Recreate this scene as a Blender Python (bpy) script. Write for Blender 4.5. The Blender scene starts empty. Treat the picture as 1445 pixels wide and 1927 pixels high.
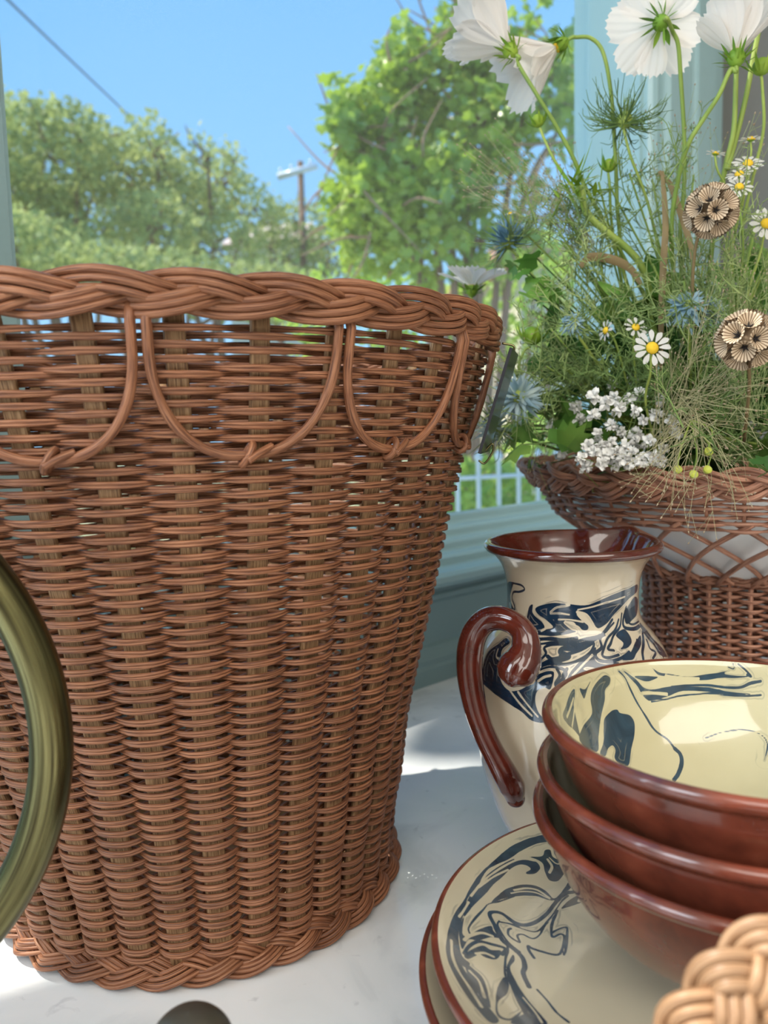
import bpy, math, random
import numpy as np
from mathutils import Vector, Matrix
random.seed(7); rng = np.random.default_rng(7)
PI = math.pi; TAU = 2*PI
sc = bpy.context.scene; COL = sc.collection

# ------------------------------------------------------------------ camera, world, lights, exposure
EYE = np.array([0.0, 0.0, 0.35]); FPX = 1511.4; PITCH = 0.1036; ROLL = -0.0255
_F = np.array([0, math.cos(PITCH), -math.sin(PITCH)]); _U = np.array([0, math.sin(PITCH), math.cos(PITCH)]); _R = np.array([1.0, 0, 0])
CR = _R*math.cos(ROLL)+_U*math.sin(ROLL); CU = -_R*math.sin(ROLL)+_U*math.cos(ROLL)
cam = bpy.data.objects.new('camera', bpy.data.cameras.new('camera')); COL.objects.link(cam); sc.camera = cam
cam.matrix_world = Matrix(((CR[0], CU[0], -_F[0], EYE[0]), (CR[1], CU[1], -_F[1], EYE[1]), (CR[2], CU[2], -_F[2], EYE[2]), (0, 0, 0, 1)))
cam.data.sensor_fit = 'VERTICAL'; cam.data.sensor_height = 36.0; cam.data.lens = FPX/1927*36.0
cam.data.clip_start = 0.01; cam.data.clip_end = 300
cam.data.dof.use_dof = True; cam.data.dof.focus_distance = 0.50; cam.data.dof.aperture_fstop = 8.8

sc.view_settings.view_transform = 'Standard'; sc.view_settings.look = 'None'
sc.view_settings.exposure = 0.05; sc.view_settings.gamma = 1.0; sc.view_settings.use_curve_mapping = False

def lin(r, g, b, a=1.0):
    f = lambda c: (c/255/12.92) if c/255 <= 0.04045 else ((c/255+0.055)/1.055)**2.4
    return (f(r), f(g), f(b), a)

world = bpy.data.worlds.new('sky'); sc.world = world; world.use_nodes = True
wn = world.node_tree.nodes; wl = world.node_tree.links; wn.clear()
w_out = wn.new('ShaderNodeOutputWorld'); w_bg = wn.new('ShaderNodeBackground'); w_rp = wn.new('ShaderNodeValToRGB')
w_tc = wn.new('ShaderNodeTexCoord'); w_sep = wn.new('ShaderNodeSeparateXYZ')
wl.new(w_tc.outputs['Generated'], w_sep.inputs[0]); wl.new(w_sep.outputs['Z'], w_rp.inputs[0])
wl.new(w_rp.outputs[0], w_bg.inputs[0]); wl.new(w_bg.outputs[0], w_out.inputs[0])
w_rp.color_ramp.elements[0].position = 0.0; w_rp.color_ramp.elements[0].color = lin(160, 210, 248)
w_rp.color_ramp.elements[1].position = 0.55; w_rp.color_ramp.elements[1].color = lin(108, 172, 238)
w_bg.inputs['Strength'].default_value = 1.36

SUN_AZ = math.radians(168); SUN_EL = math.radians(52)      # azimuth from +X towards +Y, where the sun stands
sun_dir = Vector((math.cos(SUN_AZ)*math.cos(SUN_EL), math.sin(SUN_AZ)*math.cos(SUN_EL), math.sin(SUN_EL)))
sun = bpy.data.objects.new('sun', bpy.data.lights.new('sun', 'SUN')); COL.objects.link(sun)
sun.data.energy = 7.0; sun.data.angle = math.radians(0.55); sun.data.color = (1.0, 0.94, 0.84)
sun.rotation_euler = sun_dir.to_track_quat('Z', 'Y').to_euler()

def area(name, loc, target, sx, sy, power, color):
    l = bpy.data.objects.new(name, bpy.data.lights.new(name, 'AREA')); COL.objects.link(l)
    l.data.shape = 'RECTANGLE'; l.data.size = sx; l.data.size_y = sy; l.data.energy = power; l.data.color = color
    l.location = loc; l.rotation_euler = (Vector(loc)-Vector(target)).to_track_quat('Z', 'Y').to_euler()
    return l
area('warm_room_fill', (0.4, -1.3, 2.3), (0.1, 0.5, 0.1), 3.2, 2.4, 108.0, (1.0, 0.95, 0.88))  # added warm fill above and behind the camera, no fitting modelled
area('cool_room_fill', (-2.1, -0.9, 1.1), (0.1, 0.5, 0.2), 1.4, 1.7, 64.0, (0.80, 0.90, 1.0))  # added cool fill from the left, brightens the counter and the rims

# ------------------------------------------------------------------ helpers
def ray(px, py):
    return _F + CR*(px-722.5)/FPX - CU*(py-963.5)/FPX
def spot(px, py, depth):
    """point of the room seen at (px, py) in the photograph, at the given distance in front of the camera"""
    return EYE + ray(px, py)*depth
def unit(v):
    v = np.asarray(v, float); return v/max(np.linalg.norm(v), 1e-12)

def make_mesh(name, V, Q=None, T=None, mats=None, tc=None, smooth=True, midx=None, attrs=None):
    me = bpy.data.meshes.new(name)
    V = np.asarray(V, np.float32).reshape(-1, 3)
    Q = np.zeros((0, 4), np.int32) if Q is None or len(Q) == 0 else np.asarray(Q, np.int32)
    T = np.zeros((0, 3), np.int32) if T is None or len(T) == 0 else np.asarray(T, np.int32)
    me.vertices.add(len(V)); me.vertices.foreach_set('co', V.ravel())
    nl = len(Q)*4+len(T)*3; me.loops.add(nl)
    me.loops.foreach_set('vertex_index', np.concatenate([Q.ravel(), T.ravel()]))
    me.polygons.add(len(Q)+len(T))
    st = np.concatenate([np.arange(len(Q))*4, len(Q)*4+np.arange(len(T))*3]).astype(np.int32)
    me.polygons.foreach_set('loop_start', st)
    if midx is not None: me.polygons.foreach_set('material_index', np.asarray(midx, np.int32))
    me.update(calc_edges=True)
    me.polygons.foreach_set('use_smooth', np.full(len(Q)+len(T), smooth))
    if tc is not None:
        a = me.attributes.new('tc', 'FLOAT_VECTOR', 'POINT'); a.data.foreach_set('vector', np.asarray(tc, np.float32).ravel())
    for k, v in (attrs or {}).items():
        a = me.attributes.new(k, 'FLOAT', 'POINT'); a.data.foreach_set('value', np.asarray(v, np.float32).ravel())
    for m in (mats if isinstance(mats, (list, tuple)) else [mats]):
        if m: me.materials.append(m)
    me.validate(); return me

def link(name, me, parent=None, loc=None):
    o = bpy.data.objects.new(name, me); COL.objects.link(o)
    if parent is not None: o.parent = parent
    if loc is not None: o.location = loc
    return o
def empty(name, loc=(0, 0, 0)):
    o = bpy.data.objects.new(name, None); COL.objects.link(o); o.location = loc; o.empty_display_size = 0.02; return o
def tag(o, label=None, cat=None, group=None, kind=None):
    if label: o['label'] = label
    if cat: o['category'] = cat
    if group: o['group'] = group
    if kind: o['kind'] = kind
    return o
def thing(name, label, cat, loc=(0, 0, 0), group=None):
    return tag(empty(name, loc), label, cat, group)

class Geo:
    """collects tubes, sheets and lathes, then becomes ONE mesh"""
    def __init__(s): s.V = []; s.Q = []; s.T = []; s.C = []; s.n = 0
    def add(s, V, Q=None, T=None, tc=None):
        V = np.asarray(V, float)
        s.V.append(V); s.C.append(V if tc is None else tc)
        if Q is not None and len(Q): s.Q.append(np.asarray(Q)+s.n)
        if T is not None and len(T): s.T.append(np.asarray(T)+s.n)
        s.n += len(V); return s
    def mesh(s, name, mat, smooth=True, off=None):
        V = np.concatenate(s.V)
        if off is not None: V = V-np.asarray(off)
        return make_mesh(name, V, np.concatenate(s.Q) if s.Q else None, np.concatenate(s.T) if s.T else None, mat, np.concatenate(s.C), smooth)
    def obj(s, name, mat, parent=None, smooth=True):
        off = np.array(parent_world(parent)) if parent is not None else None
        return link(name, s.mesh(name, mat, smooth, off), parent)
def parent_world(p):
    v = np.zeros(3)
    while p is not None: v += np.array(p.location); p = p.parent
    return v

def frames(P, closed=False, ref=None):
    P = np.asarray(P, float)
    T = (np.roll(P, -1, 0)-np.roll(P, 1, 0)) if closed else np.gradient(P, axis=0)
    T /= np.maximum(np.linalg.norm(T, axis=1, keepdims=True), 1e-12)
    if ref is not None:
        N = np.broadcast_to(np.asarray(ref, float), P.shape).copy()
    else:
        N = np.zeros_like(P); a = np.eye(3)[np.argmin(abs(T[0]))]
        for i in range(len(P)):
            a = a-T[i]*(a@T[i]); a /= max(np.linalg.norm(a), 1e-12); N[i] = a
    N -= T*(N*T).sum(1, keepdims=True); N /= np.maximum(np.linalg.norm(N, axis=1, keepdims=True), 1e-12)
    return T, N, np.cross(T, N)
def circle_prof(m):
    a = np.arange(m)*TAU/m; return np.stack([np.cos(a), np.sin(a)], 1)
def tube(geo, P, r, m=6, closed=False, ref=None, prof=None, caps=True, sb=None):
    """prof in (normal, binormal) units of r; sb scales the binormal axis per point"""
    P = np.asarray(P, float); n = len(P)
    T, N, B = frames(P, closed, ref)
    prof = circle_prof(m) if prof is None else np.asarray(prof, float); m = len(prof)
    r = np.broadcast_to(np.asarray(r, float), (n,))[:, None, None]
    b = np.ones(n) if sb is None else np.asarray(sb); b = b[:, None, None]
    V = P[:, None, :]+r*(N[:, None, :]*prof[None, :, 0:1]+b*B[:, None, :]*prof[None, :, 1:2])
    L = np.concatenate([[0], np.cumsum(np.linalg.norm(np.diff(P, axis=0), axis=1))])
    tc = np.empty((n, m, 3)); tc[:, :, 0] = L[:, None]; tc[:, :, 1] = (r[:, :, 0]*prof[None, :, 0]); tc[:, :, 2] = (r[:, :, 0]*prof[None, :, 1])
    k = n if closed else n-1
    i = np.arange(k)[:, None]; j = np.arange(m)[None, :]; i2 = (i+1) % n; j2 = (j+1) % m
    Q = np.stack([i*m+j, i*m+j2, i2*m+j2, i2*m+j], -1).reshape(-1, 4)
    V = V.reshape(-1, 3); tc = tc.reshape(-1, 3); Tn = []
    if caps and not closed:
        for e, base in ((0, 0), (n-1, (n-1)*m)):
            V = np.vstack([V, P[e]]); tc = np.vstack([tc, tc[base]]); c = len(V)-1
            jj = np.arange(m); t = np.stack([np.full(m, c), base+(jj+1) % m, base+jj], 1)
            Tn.append(t if e == 0 else t[:, [0, 2, 1]])
        Tn = np.concatenate(Tn)
    geo.add(V, Q, Tn if len(Tn) else None, tc); return geo
def spline(pts, k=8, closed=False):
    """Catmull-Rom through the points"""
    P = np.asarray(pts, float); n = len(P); out = []
    rng_ = range(n if closed else n-1)
    for i in rng_:
        a = P[(i-1) % n] if (closed or i > 0) else 2*P[0]-P[1]
        b = P[i]; c = P[(i+1) % n]
        d = P[(i+2) % n] if (closed or i+2 < n) else 2*P[-1]-P[-2]
        for t in np.arange(k)/k:
            out.append(0.5*((2*b)+(c-a)*t+(2*a-5*b+4*c-d)*t*t+(3*b-a-3*c+d)*t**3))
    if not closed: out.append(P[-1])
    return np.array(out)
def lathe(prof, seg=96, center=(0, 0, 0), k=6, sweep=TAU, smoothp=True, warp=None, theta=None):
    """returns V, Q, theta, arclength, cols of a surface of revolution; prof = (r, z) rows"""
    p = spline(np.asarray(prof, float), k) if smoothp else np.asarray(prof, float)
    p[:, 0] = np.maximum(p[:, 0], 0.0)
    th = np.arange(seg+1)*sweep/seg if theta is None else np.asarray(theta); seg = len(th)-1; n = len(p)
    R = np.repeat(p[:, 0:1], seg+1, 1); Z = np.repeat(p[:, 1:2], seg+1, 1); A = np.repeat(th[None, :], n, 0)
    if warp: R, Z = warp(R, Z, A)
    V = np.stack([R*np.cos(A)+center[0], R*np.sin(A)+center[1], Z+center[2]], -1).reshape(-1, 3)
    i = np.arange(n-1)[:, None]; j = np.arange(seg)[None, :]; w = seg+1
    Q = np.stack([i*w+j, i*w+j+1, (i+1)*w+j+1, (i+1)*w+j], -1).reshape(-1, 4)
    s = np.concatenate([[0], np.cumsum(np.hypot(*np.diff(p, axis=0).T))])
    return V, Q, A.ravel(), np.repeat(s[:, None], w, 1).ravel(), R.ravel(), Z.ravel()
def weld(me, d=1e-6):
    import bmesh
    bm = bmesh.new(); bm.from_mesh(me); bmesh.ops.remove_doubles(bm, verts=bm.verts, dist=d); bm.to_mesh(me); bm.free(); return me
def box(geo, O, X, Y, Z):
    """box with corner O and edge vectors X, Y, Z"""
    O, X, Y, Z = (np.asarray(a, float) for a in (O, X, Y, Z))
    V = np.array([O, O+X, O+X+Y, O+Y, O+Z, O+X+Z, O+X+Y+Z, O+Y+Z])
    Q = np.array([[0, 3, 2, 1], [4, 5, 6, 7], [0, 1, 5, 4], [1, 2, 6, 5], [2, 3, 7, 6], [3, 0, 4, 7]])
    if np.linalg.det(np.stack([X, Y, Z])) < 0: Q = Q[:, ::-1]
    geo.add(V[Q].reshape(-1, 3), np.arange(24).reshape(6, 4)); return geo
def extrude(geo, prof, A, B, ex, ey=np.array([0, 0, 1.0])):
    """profile (a, b) polygon in the (ex, ey) plane, swept from A to B, flat shaded, capped by a fan"""
    prof = np.asarray(prof, float); m = len(prof)
    P0 = np.asarray(A)+prof[:, :1]*ex+prof[:, 1:]*ey; P1 = np.asarray(B)+prof[:, :1]*ex+prof[:, 1:]*ey
    for i in range(m):
        j = (i+1) % m; geo.add([P0[i], P0[j], P1[j], P1[i]], [[0, 1, 2, 3]])
    for P, s in ((P0, 1), (P1, -1)):
        c = P.mean(0)
        for i in range(m):
            j = (i+1) % m; geo.add([c, P[i], P[j]] if s < 0 else [c, P[j], P[i]], None, [[0, 1, 2]])

# ------------------------------------------------------------------ materials
def mat(name, color=(0.8, 0.8, 0.8, 1), rough=0.5, metal=0.0, coat=0.0, spec=0.5, sss=0.0, trans=0.0):
    m = bpy.data.materials.new(name); m.use_nodes = True; nt = m.node_tree; b = nt.nodes['Principled BSDF']
    b.inputs['Base Color'].default_value = color; b.inputs['Roughness'].default_value = rough; b.inputs['Metallic'].default_value = metal
    b.inputs['Coat Weight'].default_value = coat; b.inputs['Coat Roughness'].default_value = 0.04; b.inputs['Specular IOR Level'].default_value = spec
    return m
def nodes(m): return m.node_tree.nodes, m.node_tree.links, m.node_tree.nodes['Principled BSDF']
def attr_node(m, name):
    a = m.node_tree.nodes.new('ShaderNodeAttribute'); a.attribute_name = name; return a
def noise(m, vec, scale, detail=2.0, dist=0.0, mul=None):
    n, l, b = nodes(m); t = n.new('ShaderNodeTexNoise'); t.inputs['Scale'].default_value = scale; t.inputs['Detail'].default_value = detail; t.inputs['Distortion'].default_value = dist
    if mul is not None:
        v = n.new('ShaderNodeVectorMath'); v.operation = 'MULTIPLY'; v.inputs[1].default_value = mul; l.new(vec, v.inputs[0]); vec = v.outputs[0]
    l.new(vec, t.inputs['Vector']); return t
def ramp(m, fac, stops):
    n, l, b = nodes(m); r = n.new('ShaderNodeValToRGB'); e = r.color_ramp.elements
    while len(e) < len(stops): e.new(0.5)
    for i, (p, c) in enumerate(stops): e[i].position = p; e[i].color = c
    l.new(fac, r.inputs[0]); return r
def mix(m, fac, a, b_, mode='MIX'):
    n, l, b = nodes(m); x = n.new('ShaderNodeMix'); x.data_type = 'RGBA'; x.blend_type = mode
    for sock, v in ((x.inputs[0], fac), (x.inputs[6], a), (x.inputs[7], b_)):
        if isinstance(v, (int, float, tuple)): sock.default_value = v
        else: l.new(v, sock)
    return x.outputs[2]
def math_(m, op, a, b_=None, clamp=False):
    n, l, b = nodes(m); x = n.new('ShaderNodeMath'); x.operation = op; x.use_clamp = clamp
    for i, v in enumerate((a, b_)):
        if v is None: continue
        if isinstance(v, (int, float)): x.inputs[i].default_value = v
        else: l.new(v, x.inputs[i])
    return x.outputs[0]
def bump(m, height, strength=0.4, dist=0.001):
    n, l, b = nodes(m); x = n.new('ShaderNodeBump'); x.inputs['Strength'].default_value = strength; x.inputs['Distance'].default_value = dist
    l.new(height, x.inputs['Height']); l.new(x.outputs[0], b.inputs['Normal']); return x

def rattan(name, dark, mid, light, rough=0.5, trans=0.0):
    m = mat(name, mid, rough); n, l, b = nodes(m); a = attr_node(m, 'tc')
    g = noise(m, a.outputs['Vector'], 1.0, 3.0, 0.0, (60, 1700, 1700))
    big = noise(m, n.new('ShaderNodeTexCoord').outputs['Object'], 26.0, 2.0)
    oi = n.new('ShaderNodeObjectInfo')
    r = ramp(m, g.outputs[0], [(0.34, dark), (0.50, mid), (0.68, light)])
    c = mix(m, ramp(m, big.outputs[0], [(0.35, (0, 0, 0, 1)), (0.7, (1, 1, 1, 1))]).outputs[0], mix(m, 0.28, r.outputs[0], dark), r.outputs[0])
    hv = n.new('ShaderNodeHueSaturation'); l.new(c, hv.inputs['Color'])
    l.new(math_(m, 'ADD', math_(m, 'MULTIPLY', oi.outputs['Random'], 0.22), 0.90), hv.inputs['Value'])
    l.new(hv.outputs[0], b.inputs['Base Color']); bump(m, g.outputs[0], 0.35, 0.0006)
    b.inputs['Specular IOR Level'].default_value = 0.42
    return m
M = {}
M['reed'] = rattan('rattan_reed', lin(88, 52, 35), lin(144, 93, 64), lin(172, 120, 87), 0.5)
M['stake'] = rattan('rattan_stake', lin(108, 78, 54), lin(164, 126, 90), lin(194, 158, 118), 0.6)
M['reed_pink'] = rattan('planter_reed', lin(112, 72, 56), lin(176, 124, 100), lin(206, 156, 130), 0.5)
M['reed_blond'] = rattan('blond_reed', lin(120, 86, 60), lin(170, 130, 96), lin(194, 156, 122), 0.45)
M['terracotta'] = mat('terracotta_glaze', lin(128, 50, 33), 0.22, coat=0.7)
n_, l_, b_ = nodes(M['terracotta'])
tn = noise(M['terracotta'], n_.new('ShaderNodeTexCoord').outputs['Object'], 60.0, 4.0, 0.3)
l_.new(ramp(M['terracotta'], tn.outputs[0], [(0.3, lin(88, 40, 29)), (0.6, lin(116, 55, 39)), (0.8, lin(136, 70, 51))]).outputs[0], b_.inputs['Base Color'])
tn2 = noise(M['terracotta'], n_.new('ShaderNodeTexCoord').outputs['Object'], 140.0, 2.0); bump(M['terracotta'], tn2.outputs[0], 0.12, 0.0006)
M['chocolate'] = mat('dark_red_glaze', lin(104, 34, 20), 0.14, coat=1.0)
tn3 = noise(M['chocolate'], nodes(M['chocolate'])[0].new('ShaderNodeTexCoord').outputs['Object'], 50.0, 3.0)
nodes(M['chocolate'])[1].new(ramp(M['chocolate'], tn3.outputs[0], [(0.3, lin(66, 22, 15)), (0.75, lin(96, 38, 26))]).outputs[0], nodes(M['chocolate'])[2].inputs['Base Color'])
bump(M['chocolate'], tn3.outputs[0], 0.08, 0.001)

def slipware(name, cream, cream2, navy, navy2, lines=0.5, seed=0.0):
    m = mat(name, cream, 0.16, coat=1.0); n, l, b = nodes(m)
    a = attr_node(m, 'slip'); tc = n.new('ShaderNodeTexCoord')
    mp = n.new('ShaderNodeMapping'); mp.inputs['Location'].default_value = (seed, seed*0.7, 0); l.new(tc.outputs['Object'], mp.inputs[0])
    w1 = noise(m, mp.outputs[0], 38.0, 2.0, 1.2); w2 = noise(m, mp.outputs[0], 120.0, 1.0, 0.5)
    warp = math_(m, 'ADD', math_(m, 'MULTIPLY', math_(m, 'SUBTRACT', w1.outputs[0], 0.5), 0.0009), math_(m, 'MULTIPLY', math_(m, 'SUBTRACT', w2.outputs[0], 0.5), 0.0003))
    d = math_(m, 'ADD', a.outputs['Fac'], warp)
    body = math_(m, 'SUBTRACT', 0.5, math_(m, 'MULTIPLY', d, 4200.0), True)          # 1 inside the poured slip
    # thin trailing contour lines that hug the poured shapes, as marbled slip does
    ph = math_(m, 'MULTIPLY', math_(m, 'ADD', a.outputs['Fac'], math_(m, 'MULTIPLY', math_(m, 'SUBTRACT', w1.outputs[0], 0.5), 0.0065)), 1450.0)
    s = math_(m, 'SINE', ph); ln = math_(m, 'MULTIPLY', math_(m, 'SUBTRACT', s, 0.72), 9.0, True)
    gate = math_(m, 'MULTIPLY', math_(m, 'SUBTRACT', 0.0052, a.outputs['Fac']), 700.0, True)
    g2 = math_(m, 'MULTIPLY', math_(m, 'SUBTRACT', noise(m, mp.outputs[0], 30.0, 1.0).outputs[0], 0.50), 14.0, True)
    ln = math_(m, 'MULTIPLY', math_(m, 'MULTIPLY', ln, gate), math_(m, 'MULTIPLY', g2, lines))
    inner = math_(m, 'MULTIPLY', math_(m, 'MULTIPLY', math_(m, 'MULTIPLY', math_(m, 'SUBTRACT', s, 0.86), 10.0, True), g2), 0.75*lines)
    f = math_(m, 'MAXIMUM', math_(m, 'MULTIPLY', body, math_(m, 'SUBTRACT', 1.0, inner)), ln)
    cr = ramp(m, noise(m, mp.outputs[0], 22.0, 3.0).outputs[0], [(0.3, cream), (0.7, cream2)])
    nv = ramp(m, noise(m, mp.outputs[0], 55.0, 3.0, 1.0).outputs[0], [(0.35, navy), (0.75, navy2)])
    l.new(mix(m, f, cr.outputs[0], nv.outputs[0]), b.inputs['Base Color'])
    bump(m, tn_ := noise(m, tc.outputs['Object'], 70.0, 1.0).outputs[0], 0.05, 0.001)
    return m
M['slip_pitcher'] = slipware('pitcher_slip_glaze', lin(214, 200, 176), lin(204, 188, 162), lin(16, 36, 56), lin(28, 54, 78), 0.5)
M['slip_bowl'] = slipware('bowl_slip_glaze', lin(206, 196, 160), lin(196, 186, 150), lin(32, 54, 70), lin(52, 78, 96), 0.25, 3.1)
M['slip_plate'] = slipware('plate_slip_glaze', lin(214, 204, 176), lin(204, 194, 168), lin(30, 52, 72), lin(58, 84, 104), 0.35, 5.3)
M['cream'] = mat('cream_glaze', lin(208, 196, 170), 0.16, coat=1.0)

M['marble'] = mat('white_marble', lin(226, 227, 228), 0.2, coat=0.3)
n_, l_, b_ = nodes(M['marble']); g_ = n_.new('ShaderNodeTexCoord')
v1 = noise(M['marble'], g_.outputs['Object'], 9.0, 6.0, 1.4); v2 = noise(M['marble'], g_.outputs['Object'], 46.0, 5.0, 0.8)
c1 = ramp(M['marble'], v1.outputs[0], [(0.30, lin(214, 216, 219)), (0.47, lin(238, 239, 240)), (0.62, lin(243, 243, 244))])
c2 = ramp(M['marble'], v2.outputs[0], [(0.24, (0.62, 0.62, 0.64, 1)), (0.36, (1, 1, 1, 1))])
l_.new(mix(M['marble'], 0.8, c1.outputs[0], c2.outputs[0], 'MULTIPLY'), b_.inputs['Base Color'])
M['teal'] = mat('pale_teal_paint', lin(160, 192, 196), 0.30)
M['teal_shaded'] = mat('shaded_teal_paint', lin(130, 156, 158), 0.4)  # the pale teal paint with shade put into its colour, as on the mullion
M['plaster'] = mat('cream_plaster', lin(226, 222, 212), 0.8)
M['grey_wall'] = mat('grey_brown_paint', lin(122, 120, 116), 0.7)
M['wood_floor'] = mat('oak_floor', lin(150, 118, 84), 0.5)
M['brass'] = mat('aged_brass', lin(110, 104, 66), 0.24, metal=1.0)
n_, l_, b_ = nodes(M['brass']); g_ = attr_node(M['brass'], 'tc')
v1 = noise(M['brass'], g_.outputs['Vector'], 1.0, 3.0, 0.2, (9, 420, 420))
l_.new(ramp(M['brass'], v1.outputs[0], [(0.30, lin(66, 60, 42)), (0.52, lin(112, 106, 72)), (0.75, lin(150, 144, 100))]).outputs[0], b_.inputs['Base Color'])
l_.new(ramp(M['brass'], v1.outputs[0], [(0.3, (0.42,)*3+(1,)), (0.7, (0.2,)*3+(1,))]).outputs[0], b_.inputs['Roughness'])
M['dark_metal'] = mat('dull_bronze', lin(104, 98, 86), 0.42, metal=0.7)
M['pot'] = mat('white_glazed_pot', lin(226, 228, 230), 0.3, coat=0.3)
M['slate'] = mat('glossy_dark_slate', lin(34, 34, 46), 0.3, coat=0.25)

def glass_mat():
    m = bpy.data.materials.new('window_glass'); m.use_nodes = True; n = m.node_tree.nodes; l = m.node_tree.links; n.clear()
    o = n.new('ShaderNodeOutputMaterial'); t = n.new('ShaderNodeBsdfTransparent'); g = n.new('ShaderNodeBsdfGlossy'); g.inputs['Roughness'].default_value = 0.02
    d = n.new('ShaderNodeBsdfDiffuse'); d.inputs['Color'].default_value = (0.8, 0.85, 0.8, 1)
    fr = n.new('ShaderNodeLayerWeight'); fr.inputs['Blend'].default_value = 0.5; pw = n.new('ShaderNodeMath'); pw.operation = 'POWER'; pw.inputs[1].default_value = 5.0; sc_ = n.new('ShaderNodeMath'); sc_.operation = 'MULTIPLY_ADD'; sc_.inputs[1].default_value = 0.5; sc_.inputs[2].default_value = 0.02; m1 = n.new('ShaderNodeMixShader'); m2 = n.new('ShaderNodeMixShader')
    m2.inputs[0].default_value = 0.045; t.inputs['Color'].default_value = (0.97, 0.985, 0.98, 1)
    l.new(fr.outputs['Facing'], pw.inputs[0]); l.new(pw.outputs[0], sc_.inputs[0]); l.new(sc_.outputs[0], m1.inputs[0]); l.new(t.outputs[0], m1.inputs[1]); l.new(g.outputs[0], m1.inputs[2])
    l.new(m1.outputs[0], m2.inputs[1]); l.new(d.outputs[0], m2.inputs[2]); l.new(m2.outputs[0], o.inputs[0]); return m
M['glass'] = glass_mat()
def leafmat(name, c0, c1, c2, rough=0.45, trans=0.35, tcol=None, scale=30.0):
    m = bpy.data.materials.new(name); m.use_nodes = True; n, l, b = nodes(m); out = n['Material Output']
    oi = n.new('ShaderNodeObjectInfo'); g = n.new('ShaderNodeNewGeometry'); tc = n.new('ShaderNodeTexCoord')
    ns = noise(m, tc.outputs['Object'], scale, 2.0)
    f = math_(m, 'ADD', math_(m, 'MULTIPLY', ns.outputs[0], 0.6), math_(m, 'MULTIPLY', math_(m, 'ADD', g.outputs['Random Per Island'], oi.outputs['Random']), 0.24))
    c = ramp(m, f, [(0.3, c0), (0.52, c1), (0.78, c2)])
    l.new(c.outputs[0], b.inputs['Base Color']); b.inputs['Roughness'].default_value = rough; b.inputs['Specular IOR Level'].default_value = 0.35
    if trans > 0:
        t = n.new('ShaderNodeBsdfTranslucent'); ms = n.new('ShaderNodeMixShader'); ms.inputs[0].default_value = trans
        if tcol: t.inputs['Color'].default_value = tcol
        else: l.new(c.outputs[0], t.inputs['Color'])
        l.new(b.outputs[0], ms.inputs[1]); l.new(t.outputs[0], ms.inputs[2]); l.new(ms.outputs[0], out.inputs['Surface'])
    return m
M['ivy_leaf'] = leafmat('creeper_leaf', lin(88, 122, 56), lin(136, 168, 70), lin(202, 214, 94), 0.35, 0.38, lin(176, 204, 66), 2.0); nodes(M['ivy_leaf'])[2].inputs['Specular IOR Level'].default_value = 0.8; nodes(M['ivy_leaf'])[2].inputs['Roughness'].default_value = 0.36
M['tree_leaf'] = leafmat('olive_tree_leaf', lin(142, 156, 94), lin(178, 188, 116), lin(216, 216, 146), 0.6, 0.45, None, 0.35)
M['bark'] = mat('bark', lin(120, 92, 74), 0.85)
M['stem'] = leafmat('green_stem', lin(104, 132, 60), lin(140, 164, 78), lin(176, 190, 96), 0.5, 0.1)
M['stem_dark'] = leafmat('dark_green_stem', lin(82, 110, 62), lin(112, 140, 78), lin(146, 168, 100), 0.5, 0.1)
M['fern'] = leafmat('feathery_foliage', lin(112, 138, 84), lin(150, 172, 104), lin(192, 204, 138), 0.5, 0.2)
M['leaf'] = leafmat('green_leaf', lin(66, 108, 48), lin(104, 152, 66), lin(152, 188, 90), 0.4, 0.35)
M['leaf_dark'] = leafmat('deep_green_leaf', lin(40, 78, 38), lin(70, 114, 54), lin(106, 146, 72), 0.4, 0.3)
M['petal'] = leafmat('white_petal', lin(232, 228, 226), lin(244, 240, 236), lin(250, 247, 244), 0.5, 0.45, lin(252, 244, 238), 12.0)
M['floret'] = mat('white_floret', lin(250, 249, 246), 0.6)
M['calyx'] = leafmat('calyx_green', lin(88, 128, 40), lin(120, 158, 52), lin(158, 184, 66), 0.5, 0.15)
M['blue'] = leafmat('blue_bract', lin(70, 104, 128), lin(118, 154, 176), lin(172, 200, 208), 0.6, 0.2, None, 60.0)
M['blue_pale'] = leafmat('pale_blue_bract', lin(120, 156, 170), lin(158, 188, 204), lin(204, 218, 214), 0.6, 0.25, None, 60.0)
M['yellow'] = mat('yellow_florets', lin(232, 190, 40), 0.7)
M['seed'] = leafmat('papery_seed_cup', lin(150, 124, 96), lin(188, 164, 136), lin(214, 194, 168), 0.7, 0.25)
M['seed_cup'] = mat('ribbed_papery_cup', lin(196, 174, 146), 0.7)
nodes(M['seed_cup'])[1].new(ramp(M['seed_cup'], attr_node(M['seed_cup'], 'tc').outputs['Fac'], [(0.2, lin(122, 96, 72)), (0.6, lin(206, 184, 156))]).outputs[0], nodes(M['seed_cup'])[2].inputs['Base Color'])
M['seed_dark'] = mat('dark_seed_star', lin(34, 30, 32), 0.6)
M['dry'] = mat('dry_leaf', lin(128, 108, 72), 0.7)
M['wisp'] = mat('pale_grass', lin(176, 170, 130), 0.7)
M['wisp_green'] = mat('green_grass_hair', lin(150, 166, 108), 0.6)

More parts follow.
